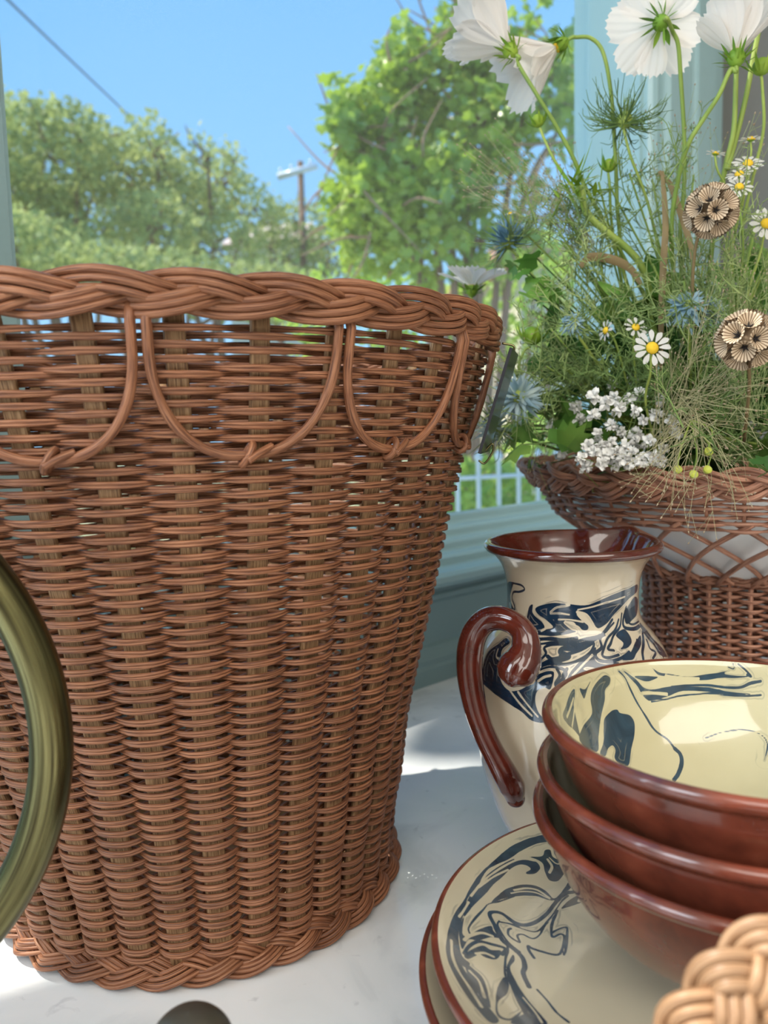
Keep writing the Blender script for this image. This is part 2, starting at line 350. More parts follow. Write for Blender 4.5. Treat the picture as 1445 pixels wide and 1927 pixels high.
# ------------------------------------------------------------------ the setting
WA = np.array([0.067, 1.101, 0.0]); WD = unit([0.735, 0.678, 0]); WN = np.array([-WD[1], WD[0], 0]); UP = np.array([0, 0, 1.0])
def wall_pt(s, off, z): return WA+WD*s+WN*off+UP*z
def wall_box(geo, s0, s1, o0, o1, z0, z1):
    return box(geo, wall_pt(s0, o0, z0), WD*(s1-s0), WN*(o1-o0), UP*(z1-z0))
def struct(name, geo, m, parent=None, smooth=False):
    o = geo.obj(name, m, parent, smooth)
    if parent is None: o['kind'] = 'structure'
    return o
ZF, ZC = -0.92, 2.45; SL, SR, OB = -3.2, 0.86, -3.3
g = Geo(); wall_box(g, SL, SR, 0.0, 0.14, ZF, 0.0); wall_box(g, SL, SR, 0.0, 0.14, 0.0, 0.13); wall_box(g, SL, SR, 0.0, 0.14, 2.25, ZC)
wall_box(g, 0.55, SR, 0.0, 0.14, 0.13, 2.25); wall_box(g, SL, -2.1, 0.0, 0.14, 0.13, 2.25)
struct('wall_back', g, M['teal'])
struct('wall_right', wall_box(Geo(), SR, SR+0.1, OB, 0.14, ZF, ZC), M['grey_wall'])
struct('wall_left', wall_box(Geo(), SL-0.1, SL, OB, 0.14, ZF, ZC), M['plaster'])
struct('wall_front', wall_box(Geo(), SL, SR, OB-0.1, OB, ZF, ZC), M['plaster'])
struct('ceiling', wall_box(Geo(), SL-0.1, SR+0.1, OB-0.1, 0.14, ZC, ZC+0.1), M['plaster'])
struct('floor', wall_box(Geo(), SL-0.1, SR+0.1, OB-0.1, 0.14, ZF-0.1, ZF), M['wood_floor'])
# windows: sash, stepped sill, jamb lining, pane
sill_prof = [(-0.014, 0.130), (-0.018, 0.136), (-0.018, 0.144), (-0.012, 0.149), (0.016, 0.150), (0.020, 0.152), (0.021, 0.161), (0.026, 0.165), (0.042, 0.166), (0.045, 0.169),
             (0.046, 0.177), (0.050, 0.181), (0.062, 0.182), (0.065, 0.185), (0.066, 0.193), (0.070, 0.197), (0.084, 0.198), (0.087, 0.202), (0.088, 0.211), (0.115, 0.212), (0.115, 0.130)]
def window(name, s0, s1):
    w = empty(name); w['kind'] = 'structure'
    g = Geo(); extrude(g, sill_prof, WA+WD*s0, WA+WD*s1, WN); g.obj('sill', M['teal'], w, False)
    g = Geo(); wall_box(g, s1-0.008, s1, 0.0, 0.108, 0.20, 2.25); g.obj('jamb', M['teal'], w, False)
    g = Geo(); wall_box(g, s0, s0+0.008, 0.0, 0.108, 0.20, 2.25); g.obj('jamb', M['teal'], w, False)
    g = Geo(); wall_box(g, s0+0.012, s1-0.012, 0.0, 0.14, 2.22, 2.25); g.obj('head', M['teal'], w, False)
    g = Geo(); wall_box(g, s0+0.012, s1-0.012, 0.100, 0.104, 0.212, 2.22); g.obj('glass_pane', M['glass'], w, False)
window('window_1', -0.54, 0.55); window('window_2', -2.1, -0.585)
g = Geo(); wall_box(g, -0.585, -0.54, -0.014, 0.108, 0.13, 2.25); struct('trim_1', g, M['teal_shaded'])            # mullion post between the windows
casing = [(0.55, 0), (0.55, -0.010), (0.556, -0.016), (0.566, -0.020), (0.574, -0.018), (0.580, -0.006), (0.592, -0.006), (0.597, -0.020), (0.604, -0.025), (0.676, -0.025), (0.682, -0.012),
          (0.690, -0.012), (0.695, -0.025), (0.702, -0.028), (0.770, -0.028), (0.776, -0.016), (0.790, -0.014), (0.80, -0.008), (0.80, 0)]
g = Geo()
cp = [WA+WD*a+WN*b for a, b in casing]
for i in range(len(cp)-1): g.add([cp[i]+UP*0.0, cp[i+1]+UP*0.0, cp[i+1]+UP*2.4, cp[i]+UP*2.4], [[0, 1, 2, 3]])
struct('trim_2', g, M['teal'])
g = Geo()                                                           # apron under the sill with its mouldings
apron = [(0, 0.0), (-0.020, 0.0), (-0.020, 0.022), (-0.017, 0.026), (-0.017, 0.034), (-0.009, 0.043), (-0.007, 0.048), (-0.002, 0.051), (-0.002, 0.108), (-0.006, 0.112), (-0.007, 0.118), (-0.003, 0.122), (-0.003, 0.131), (0, 0.131)]
extrude(g, apron, WA+WD*SL, WA+WD*SR, WN); struct('trim_3', g, M['teal_shaded'])
g = Geo(); blocker_pts = [wall_pt(a, b, 2.0) for a, b in ((-3.6, 0.53), (-0.35, 0.53), (-0.35, 0.61), (-3.6, 1.75))]; up4 = [q+UP*0.03 for q in blocker_pts]  # unseen board added outside, shaped to limit where sun reaches the counter
g.add(blocker_pts+up4, [[0, 3, 2, 1], [4, 5, 6, 7], [0, 1, 5, 4], [1, 2, 6, 5], [2, 3, 7, 6], [3, 0, 4, 7]]); sl_ = g.obj('sunblocker', M['plaster'], None, False); tag(sl_, 'unseen cream wedge-shaped awning board above the window outside', 'sunblocker')
g = Geo(); [box(g, wall_pt(a, 0.13, 1.99), WD*0.03, WN*0.5, UP*0.02) for a in (-3.3, -1.9, -0.5)]; bo = g.obj('sunblocker_bracket', M['plaster'], None, False); bo.parent = sl_
g = Geo(); box(g, wall_pt(SL+0.02, -1.25, -0.035), WD*(SR-SL-0.04), WN*1.245, UP*0.035)
ct = g.obj('counter', M['marble'], None, False); tag(ct, 'white marble counter with faint grey veining below the window', 'counter')
g = Geo(); box(g, wall_pt(SL+0.05, -1.2, ZF), WD*(SR-SL-0.1), WN*1.19, UP*(-ZF-0.035)); cb = g.obj('counter_cabinet', M['plaster'], None, False)
tag(cb, 'cream painted cabinet base carrying the marble counter', 'cabinet')

# ------------------------------------------------------------------ wicker
def interp(tab): 
    a = np.array(tab); return lambda z: np.interp(z, a[:, 0], a[:, 1])
LOBE = [(.96, .50), (.76, .95), (0, 1.10), (-.8, .9), (-1.0, .4), (-1.0, -.4), (-.8, -.9), (0, -1.10), (.76, -.95), (.96, -.5), (.92, -.22), (.22, 0), (.92, .22)]
def weaver_row(geo, cen, R, z, j, N, amp, rt, rh, phase=0.0, samp=8, wob=0.0, prof=LOBE, r2=None):
    n = N*samp; th = np.arange(n)*TAU/n
    c = np.cos(N*(th-phase)/2+PI*j); s = np.tanh(1.2*c)/math.tanh(1.2)
    wv = wob*(np.sin(th*3+j*1.7)+0.6*np.sin(th*7+j*2.9)+0.5*np.sin(th*17+j*4.1))
    zz = z+wv-0.10*amp*s; rr = R(zz)+amp*s+0.3*wob*np.sin(th*11+j*2.3)
    cx, cy = cen(z)
    P = np.stack([cx+rr*np.cos(th), cy+rr*np.sin(th), zz], 1)
    tube(geo, P, rt, closed=True, ref=np.stack([np.cos(th), np.sin(th), 0*th], 1), prof=[(a, b*rh/rt) for a, b in prof], sb=0.56+0.44*np.abs(c)**0.6)
def plait(parent, name, cen, n, U, V, reeds, rr, eu, ev, center_r, z, mat_, samp=26, jit=0.0004):
    """three-strand plait of several reeds each, closed round a circle; eu/ev = (outward, up) components of its width and depth axes"""
    out = []
    for i in range(3):
        th = np.arange(n*samp)*TAU/(n*samp); a = n*th+TAU*i/3
        er = np.stack([np.cos(th), np.sin(th), 0*th], 1); U3 = eu[0]*er+eu[1]*UP; V3 = ev[0]*er+ev[1]*UP
        C0 = np.stack([cen[0]+center_r*np.cos(th), cen[1]+center_r*np.sin(th), np.full_like(th, z)], 1)
        P = C0+(U*np.sin(a))[:, None]*U3-(V*np.sin(2*a))[:, None]*V3
        T = np.roll(P, -1, 0)-np.roll(P, 1, 0); T /= np.linalg.norm(T, axis=1, keepdims=True)
        S = np.cross(T, V3); S /= np.linalg.norm(S, axis=1, keepdims=True)
        g = Geo()
        for k in range(reeds):
            o = (k-(reeds-1)/2)*2*rr*0.9
            h = -0.25*rr*abs(k-(reeds-1)/2)
            Q = P+S*(o+jit*np.sin(th*(5+k)+i))[:, None]+V3*(h+jit*np.sin(th*(9+2*k)+k))[:, None]
            tube(g, Q, rr*(1+0.06*np.sin(th*(13+k)+i)), m=7, closed=True, ref=V3)
        out.append(g.obj(name, mat_, parent))
    return out

# the large basket
B0 = np.array([-0.151, 0.625]); B1 = np.array([-0.164, 0.620])
bk = thing('wicker_basket', 'large round brown wicker basket with plaited rim and looped scallops, tallest thing on the counter', 'basket', (B0[0], B0[1], 0))
bcen = lambda z: B0+(B1-B0)*min(z/0.41, 1.0)
BR = interp([(0.0, .145), (0.015, .1455), (0.028, .148), (0.054, .151), (0.082, .158), (0.127, .165), (0.165, .1745), (0.219, .189), (0.271, .202), (0.32, .216), (0.351, .2245), (0.405, .240)])
NST = 36; PH = math.radians(-74.0)
rows = 107
for j in range(rows):
    z = 0.0205+j*(0.4005-0.0205)/(rows-1); g = Geo()
    am_ = 0.0044+0.0022*(1-j/(rows-1))**0.7
    weaver_row(g, bcen, lambda q, d_=am_-0.0045: BR(q)-d_, z+0.0004*math.sin(j*2.1), j, NST, am_, 0.00135, 0.00186, PH, 7, 0.00030)
    g.obj('weaver', M['reed'], bk)
RIB = [(1.0, -.9), (1.15, -.72), (1.0, -.56), (1.15, -.38), (1.0, -.2), (1.15, 0), (1.0, .2), (1.15, .38), (1.0, .56), (1.15, .72), (1.0, .9), (0, 1.05), (-1, .8), (-1, -.8), (0, -1.05)]
for i in range(NST):
    th = PH+TAU*i/NST; zs = np.linspace(0.008, 0.408, 22); r = BR(zs)
    P = np.array([[*(bcen(z)+(rr-0.0018*(1-z/0.41))*np.array([math.cos(th), math.sin(th)])), z] for z, rr in zip(zs, r)])
    g = Geo(); tube(g, P, np.linspace(0.0027, 0.0019, len(P)), ref=np.broadcast_to([math.cos(th), math.sin(th), 0], P.shape), prof=[(a, b*2.65) for a, b in RIB]); g.obj('stake', M['stake'], bk)
plait(bk, 'rim_strand', B1, 12, 0.0064, 0.0042, 3, 0.00215, (0.12, 0.99), (0.99, -0.12), 0.2485, 0.4150, M['reed'])
plait(bk, 'foot_strand', B0, 11, 0.0068, 0.0034, 4, 0.0015, (0.60, -0.80), (0.80, 0.60), 0.1490, 0.0130, M['reed'])
g = Geo(); V, Q, *_ = lathe([(0.0, 0.009), (0.07, 0.009), (0.142, 0.010), (0.142, 0.005), (0.0, 0.004)], 64, (B0[0], B0[1], 0), smoothp=False); g.add(V, Q); g.obj('base_disc', M['stake'], bk)
NL = 15; L0 = -77.7+0.0
for i in range(NL):
    a0 = math.radians(L0+24*i+0.85); a1 = math.radians(L0+24*(i+1)-0.85); am = (a0+a1)/2; ah = (a1-a0)/2
    t = np.linspace(0, PI, 41); cu = np.sign(np.cos(t))*np.abs(np.cos(t))**(2/2.3); sv = np.abs(np.sin(t))**(2/2.3)
    th = am-ah*cu; z = 0.392-0.054*sv
    th = np.concatenate([[a0, a0], th, [a1, a1]]); z = np.concatenate([[0.412, 0.402], z, [0.402, 0.412]])
    r = BR(z)+0.0078+0.0015*np.sin(PI*np.clip((z-0.34)/0.07, 0, 1)); r[[0, -1]] -= 0.003
    P = np.stack([B1[0]+r*np.cos(th), B1[1]+r*np.sin(th), z], 1)
    g = Geo(); tube(g, P, 0.0026*(1+0.05*np.sin(np.arange(len(P))*0.7+i)), m=9); h = g.obj('scallop_hoop', M['reed'], bk)
    kt = np.linspace(0, TAU, 14)[:-1]; off = -0.012 if i % 2 else 0.004; zc = 0.3385
    er = np.array([math.cos(am+off), math.sin(am+off), 0]); et = np.array([-er[1], er[0], 0]); cc = np.array([*(B1+(BR(zc)+0.0072)*er[:2]), zc])
    P = np.array([cc+er*0.0040*math.cos(a)+UP*0.0052*math.sin(a)+et*(0.003*math.sin(a)) for a in kt])
    g = Geo(); tube(g, P, 0.0021, m=7, closed=True)
    tube(g, spline([cc+et*0.013+er*0.001+UP*0.004, cc+et*0.006+er*0.004+UP*0.001, cc-et*0.001+er*0.0055-UP*0.003]), 0.0020, m=7); g.obj('knot', M['reed'], h)
# dark glossy tag hanging on the window side of the basket
a = math.radians(-13.5); er = np.array([math.cos(a), math.sin(a), 0]); et = np.array([-er[1], er[0], 0]); sl = unit(er*0.30+UP*0.95); nn = np.cross(sl, et)
c = np.array([*B1, 0])+er*0.2525+UP*0.366
tg = thing('hanging_tag', 'dark glossy plate tag hanging on the right side of the large basket', 'tag', tuple(c))
g = Geo(); box(g, c-et*0.028-sl*0.036-nn*0.001, et*0.056, sl*0.072, nn*0.002); g.obj('plate', M['slate'], tg, False)
g = Geo(); tube(g, spline([c+et*0.0-sl*0.036, c+er*0.004-sl*0.030, c+er*0.006-sl*0.036, c+er*0.003-sl*0.044, c-er*0.002-sl*0.042]), 0.0008, m=6)
g.obj('hook', M['brass'], tg); g = Geo(); tube(g, spline([c+sl*0.036, c+sl*0.040-er*0.002, c+sl*0.042-er*0.010]), 0.0008, m=6); g.obj('wire', M['brass'], tg)

# the planter basket with its white pot
PC = np.array([0.362, 0.80]); pcen = lambda z: PC
pl = thing('planter_basket', 'reddish wicker planter with open lattice waist holding the wildflowers, behind the pitcher', 'basket', (PC[0], PC[1], 0))
PR = interp([(0.0, .104), (0.05, .0975), (0.19, .0935), (0.205, .098)])
for j in range(50):
    g = Geo(); weaver_row(g, pcen, PR, 0.006+j*0.004, j, 34, 0.0035, 0.0015, 0.0020, 0.1, 6, 0.0003, prof=circle_prof(6)*1.05); g.obj('weaver', M['reed_pink'], pl)
for i in range(34):
    th = 0.1+TAU*i/34; g = Geo(); zs = np.linspace(0, 0.208, 6); P = np.array([[PC[0]+PR(z)*math.cos(th), PC[1]+PR(z)*math.sin(th), z] for z in zs])
    tube(g, P, 0.0024, m=6); g.obj('stake', M['reed_pink'], pl)
plait(pl, 'waist_strand', PC, 12, 0.0032, 0.002, 2, 0.0017, (0.3, 0.95), (0.95, -0.3), 0.1005, 0.2065, M['reed_pink'], 16)
LR = interp([(0.200, .0965), (0.215, .118), (0.230, .141), (0.245, .163), (0.258, .180), (0.268, .190)])
for i in range(22):
    for sgn in (-1, 1):
        t = np.linspace(0, 1, 14); z = 0.200+0.068*t; th = TAU*i/22+sgn*(t-0.5)*TAU/22*1.9+0.05*sgn
        r = LR(z)+0.0022*sgn; P = np.stack([PC[0]+r*np.cos(th), PC[1]+r*np.sin(th), z], 1)
        g = Geo(); tube(g, P, 0.0023, m=6); g.obj('lattice_reed', M['reed_pink'], pl)
UR = interp([(0.262, .186), (0.270, .191), (0.285, .199), (0.300, .206), (0.32, .214)])
for j in range(9):
    g = Geo(); weaver_row(g, pcen, UR, 0.262+j*0.0036, j, 44, 0.0028, 0.0016, 0.0019, 0.0, 6, 0.0008, prof=circle_prof(6)); g.obj('weaver', M['reed_pink'], pl)
for i in range(44):
    th = TAU*i/44; g = Geo(); zs = np.linspace(0.262, 0.298, 4); P = np.array([[PC[0]+UR(z)*math.cos(th), PC[1]+UR(z)*math.sin(th), z] for z in zs]); tube(g, P, 0.0016, m=5); g.obj('stake', M['reed_pink'], pl)
plait(pl, 'rim_strand', PC, 12, 0.0090, 0.0045, 4, 0.0021, (0.55, 0.83), (0.83, -0.55), 0.2130, 0.3000, M['reed_pink'], 26, 0.0009)
pot = thing('flower_pot', 'white glazed pot showing through the lattice of the wicker planter', 'pot', (PC[0], PC[1], 0.196))
V, Q, *_ = lathe([(0.0, 0.196), (0.085, 0.196), (0.092, 0.199), (0.112, 0.216), (0.138, 0.236), (0.158, 0.254), (0.168, 0.268), (0.174, 0.290), (0.171, 0.291), (0.164, 0.270), (0.150, 0.252), (0.1, 0.215), (0.0, 0.205)], 72, (PC[0], PC[1], 0), 4, smoothp=False)
Geo().add(V, Q).obj('pot_body', M['pot'], pot)
g = Geo(); V, Q, *_ = lathe([(0.0, 0.276), (0.160, 0.272)], 40, (PC[0], PC[1], 0), smoothp=False); g.add(V, Q); g.obj('soil', mat('dark_potting_soil', lin(60, 48, 36), 0.9), pot)

# poured slip shapes, in metres on the surface of each pot
PIT_SHAPES = [('p',[[-0.1052,0.228],[-0.0916,0.2328],[-0.0811,0.234],[-0.0874,0.2276],[-0.0922,0.221],[-0.0837,0.2153],[-0.0766,0.2129],[-0.0874,0.2112],[-0.1004,0.215]]),('p',[[-0.0607,0.2095],[-0.0601,0.2146],[-0.0579,0.2197],[-0.0536,0.2214],[-0.0542,0.216],[-0.0493,0.2129],[-0.0431,0.2101],[-0.04,0.2064],[-0.0428,0.2048],[-0.053,0.2036],[-0.0584,0.2067]]),('p',[[-0.0511,0.2187],[-0.0442,0.222],[-0.0332,0.2244],[-0.0201,0.2244],[-0.0034,0.2234],[0.0113,0.2267],[0.0275,0.2305],[0.044,0.2324],[0.0632,0.2331],[0.0655,0.228],[0.0479,0.225],[0.0352,0.2197],[0.0261,0.2153],[0.019,0.2105],[0.0108,0.2073],[0.0071,0.2079],[0.0031,0.2122],[-0.002,0.217],[-0.0096,0.2193],[-0.0102,0.2163],[-0.0048,0.2122],[-0.0003,0.2092],[-0.0009,0.2064],[-0.0057,0.2064],[-0.0096,0.2092],[-0.0201,0.2118],[-0.0224,0.2105],[-0.0159,0.2064],[-0.0119,0.2051],[-0.0252,0.2025],[-0.036,0.2013],[-0.0471,0.2013],[-0.0516,0.2027],[-0.04,0.2051],[-0.032,0.2073],[-0.0394,0.2118],[-0.0474,0.2146]]),('p',[[-0.0876,0.1637],[-0.0896,0.1724],[-0.0891,0.1818],[-0.0811,0.1894],[-0.0766,0.1946],[-0.0686,0.1929],[-0.0726,0.1877],[-0.0695,0.1814],[-0.0681,0.1751],[-0.0641,0.1676],[-0.0564,0.163],[-0.0482,0.1657],[-0.0423,0.1701],[-0.0386,0.1761],[-0.0329,0.18],[-0.0278,0.1809],[-0.0264,0.1786],[-0.0281,0.1695],[-0.032,0.1701],[-0.0363,0.167],[-0.0374,0.1608],[-0.0352,0.1529],[-0.0303,0.1469],[-0.0389,0.146],[-0.0474,0.1512],[-0.0581,0.1545],[-0.072,0.1578],[-0.0862,0.1601]]),('p',[[-0.0182,0.1751],[-0.0162,0.1805],[-0.0116,0.186],[-0.006,0.19],[-0.0003,0.1941],[0.004,0.1957],[0.0011,0.1904],[0.0023,0.1871],[0.0085,0.1857],[0.0179,0.1864],[0.0145,0.1838],[0.0045,0.183],[-0.0045,0.1846],[-0.0077,0.183],[-0.0028,0.1809],[-0.0128,0.1776]]),('p',[[0.0649,0.2048],[0.0715,0.1992],[0.0695,0.1932],[0.0746,0.1867],[0.078,0.1781],[0.0624,0.1834],[0.0618,0.1897],[0.0604,0.1941],[0.0604,0.1971]]),('p',[[0.0207,0.1874],[0.0292,0.19],[0.04,0.1952],[0.0533,0.1982],[0.0457,0.1935],[0.0357,0.1894],[0.0295,0.1864]]),('p',[[0.0244,0.2017],[0.0352,0.2046],[0.0394,0.2003],[0.0369,0.1957],[0.0284,0.1932],[0.023,0.1935],[0.0286,0.1966]]),('p',[[0.0403,0.215],[0.0479,0.2207],[0.0596,0.2247],[0.0709,0.2197],[0.0647,0.2115],[0.0519,0.2088],[0.0406,0.2073]]),(0.0009,[[-0.101,0.2293],[-0.0902,0.2331],[-0.0746,0.2343],[-0.0664,0.234],[-0.0635,0.2315],[-0.0709,0.2289],[-0.0825,0.227],[-0.0865,0.222],[-0.0811,0.217],[-0.0791,0.2125]]),(0.0011,[[-0.0998,0.2283],[-0.0944,0.2244],[-0.0973,0.218],[-0.0876,0.2125]]),(0.0012,[[-0.0454,0.1982],[-0.0329,0.1998],[-0.0224,0.1995],[-0.0108,0.201]]),(0.0008,[[-0.042,0.1957],[-0.032,0.1974],[-0.0173,0.1982],[-0.0017,0.201],[0.0128,0.2034],[0.0255,0.2098]]),(0.0009,[[-0.0374,0.1864],[-0.034,0.191],[-0.0363,0.1943],[-0.0295,0.1968],[-0.017,0.1974],[-0.0048,0.1984],[0.0096,0.2027]]),(0.0014,[[-0.0372,0.183],[-0.0298,0.1871],[-0.0233,0.1881],[-0.017,0.1904],[-0.0238,0.1926],[-0.0207,0.1949],[-0.0088,0.1949],[0.0003,0.1984]]),(0.0012,[[-0.0323,0.1894],[-0.0286,0.1881],[-0.0213,0.1897]]),(0.0009,[[-0.0235,0.1907],[-0.017,0.192],[-0.0065,0.1949],[0.0028,0.1982],[-0.0011,0.1932],[-0.0094,0.1887],[-0.019,0.1857],[-0.0295,0.1853],[-0.0374,0.1822]]),(0.0008,[[-0.0372,0.1805],[-0.0292,0.1834],[-0.0207,0.1826],[-0.0187,0.1791],[-0.0233,0.174],[-0.0224,0.1712]]),(0.0008,[[-0.025,0.1826],[-0.0227,0.1786],[-0.0252,0.1735],[-0.0235,0.1695]]),(0.0009,[[-0.0182,0.183],[-0.0207,0.1781],[-0.0187,0.174]]),(0.0011,[[0.0241,0.2122],[0.0167,0.2062],[0.0091,0.2008],[0.0082,0.1955],[0.0023,0.1923],[0.0037,0.1884],[0.0111,0.1871],[0.0213,0.1884],[0.0298,0.191]]),(0.0009,[[0.0315,0.2115],[0.0264,0.2056],[0.0159,0.2005],[0.0096,0.1946],[0.0071,0.191],[0.0108,0.1894],[0.0199,0.1904]]),(0.0009,[[0.036,0.2153],[0.0323,0.207],[0.0227,0.202],[0.0173,0.1976],[0.0128,0.1943],[0.0173,0.1932]]),(0.0013,[[0.0428,0.219],[0.0374,0.2108],[0.0374,0.2054],[0.0493,0.2029],[0.0615,0.2032]]),(0.0008,[[0.0476,0.2139],[0.0437,0.2088],[0.0499,0.2059],[0.0647,0.2059]]),(0.001,[[0.0604,0.1992],[0.0513,0.1946],[0.0425,0.1894],[0.0394,0.185]]),(0.0009,[[0.057,0.1946],[0.0536,0.1894],[0.0581,0.1864],[0.0499,0.1838]]),(0.001,[[0.0627,0.1884],[0.0658,0.1846],[0.0661,0.1809]]),(0.0008,[[0.0139,0.2025],[0.0045,0.2],[-0.0048,0.1976],[-0.0147,0.196]]),(0.0007,[[0.0451,0.1966],[0.0372,0.192],[0.0295,0.1884],[0.0221,0.1874]])]
PIT_HOLES = [(0.0008,[[-0.0528,0.2214],[-0.053,0.216],[-0.0474,0.2129],[-0.0408,0.2108],[-0.0383,0.2067],[-0.0425,0.2041]]),(0.0007,[[-0.0349,0.2177],[-0.0289,0.2214],[-0.0173,0.2234],[-0.0201,0.2244]]),(0.0006,[[-0.0096,0.2204],[0.0026,0.222],[0.0179,0.2247],[0.0403,0.227]]),(0.0006,[[-0.0272,0.2129],[-0.0173,0.2132],[-0.0048,0.2118]]),(0.0011,[[-0.0102,0.2187],[-0.002,0.2167],[0.0031,0.2115],[0.0062,0.2067]]),(0.0006,[[-0.0349,0.2167],[-0.0261,0.2173],[-0.0173,0.2167]]),(0.0007,[[-0.0493,0.1637],[-0.0434,0.1578],[-0.0352,0.1495]]),(0.0007,[[-0.0553,0.163],[-0.0476,0.1562],[-0.0391,0.1495]]),(0.0008,[[-0.0363,0.1735],[-0.0326,0.1766],[-0.0286,0.1781]]),(0.0006,[[-0.0777,0.1867],[-0.0752,0.1818],[-0.0692,0.1814]]),(0.0007,[[-0.0147,0.1791],[-0.0074,0.186],[-0.0003,0.1913]]),(0.0009,[[-0.021,0.2115],[-0.0133,0.2105],[-0.0105,0.2059]])]
BOWL_SHAPES = [('p',[[-0.0612,0.104],[-0.0571,0.1041],[-0.0567,0.1003],[-0.0601,0.0953],[-0.0594,0.0897],[-0.0616,0.0782],[-0.063,0.0658],[-0.0645,0.0546],[-0.0805,0.0503],[-0.0774,0.0626],[-0.0699,0.0756],[-0.0727,0.0829],[-0.0727,0.089],[-0.0695,0.0957],[-0.0647,0.1016]]),('p',[[-0.0531,0.0858],[-0.0481,0.0886],[-0.0456,0.0875],[-0.038,0.0885],[-0.0343,0.0849],[-0.0349,0.0775],[-0.0378,0.0688],[-0.0415,0.0572],[-0.0503,0.0573],[-0.0497,0.0636],[-0.0517,0.0655],[-0.0552,0.0619],[-0.0577,0.0557],[-0.0621,0.0549],[-0.0586,0.0645],[-0.0586,0.0723],[-0.0584,0.0789]]),('p',[[-0.0223,0.1203],[-0.0194,0.1189],[-0.0144,0.1171],[-0.0046,0.1166],[0.0075,0.115],[0.0213,0.1147],[0.0326,0.1137],[0.0384,0.1131],[0.0348,0.1119],[0.0499,0.1058],[0.0422,0.1072],[0.0316,0.1102],[0.0206,0.1111],[0.0084,0.1127],[-0.002,0.1149],[-0.0131,0.1153],[-0.0174,0.1164]]),('p',[[-0.0357,0.1116],[-0.0273,0.1137],[-0.0156,0.1145],[-0.0207,0.1118],[-0.027,0.1104]]),('p',[[-0.0466,0.1124],[-0.0395,0.1117],[-0.0325,0.1099],[-0.0272,0.1072],[-0.0207,0.1067],[-0.01,0.109],[0.0029,0.1098],[0.0208,0.1071],[0.0328,0.1024],[0.047,0.0963],[0.032,0.1001],[0.0198,0.1045],[0.0028,0.1067],[-0.0091,0.1035],[-0.0208,0.1],[-0.0245,0.1001],[-0.0284,0.1025],[-0.0339,0.1075]]),(0.0006,[[-0.0211,0.0995],[-0.0094,0.1022],[0.0023,0.1043],[0.0197,0.1037],[0.032,0.1001],[0.0532,0.093]]),(0.0009,[[-0.0052,0.109],[0.0067,0.1097],[0.021,0.1082],[0.0334,0.1043],[0.0426,0.1017],[0.0495,0.1016],[0.0566,0.1]]),(0.0007,[[-0.0499,0.1108],[-0.0433,0.1086],[-0.0375,0.1029],[-0.032,0.097],[-0.026,0.0908],[-0.0201,0.0837],[-0.0125,0.0792],[-0.0088,0.0741]]),(0.0012,[[-0.0088,0.0741],[-0.0062,0.0709],[-0.0069,0.0653],[-0.0107,0.0589],[-0.0144,0.0546]]),(0.0005,[[0.038,0.1151],[0.0417,0.113],[0.0422,0.116]]),(0.0006,[[0.0457,0.1146],[0.0494,0.1097],[0.0517,0.1049],[0.0493,0.1069]]),('p',[[-0.102,0.047],[-0.099,0.0577],[-0.0963,0.0687],[-0.0922,0.0766],[-0.0898,0.074],[-0.0897,0.0676],[-0.0861,0.0631],[-0.0827,0.0585],[-0.0807,0.0534],[-0.0874,0.052],[-0.0957,0.0482]]),('p',[[-0.0861,0.0817],[-0.0801,0.0852],[-0.076,0.093],[-0.0777,0.087],[-0.0791,0.0798],[-0.0821,0.08]]),(0.0004,[[0.0112,0.0794],[0.0221,0.081],[0.0345,0.0794],[0.0428,0.0741],[0.0446,0.0673],[0.039,0.0596]])]
BOWL_HOLES = [(0.0008,[[-0.096,0.0527],[-0.0929,0.0626],[-0.091,0.0711]]),(0.0006,[[-0.0891,0.0525],[-0.0882,0.0601],[-0.0883,0.0666]]),(0.0008,[[-0.0282,0.1034],[-0.0208,0.1047],[-0.0092,0.1051]]),(0.0006,[[-0.0096,0.1157],[0.0035,0.1142],[0.0154,0.1129]])]
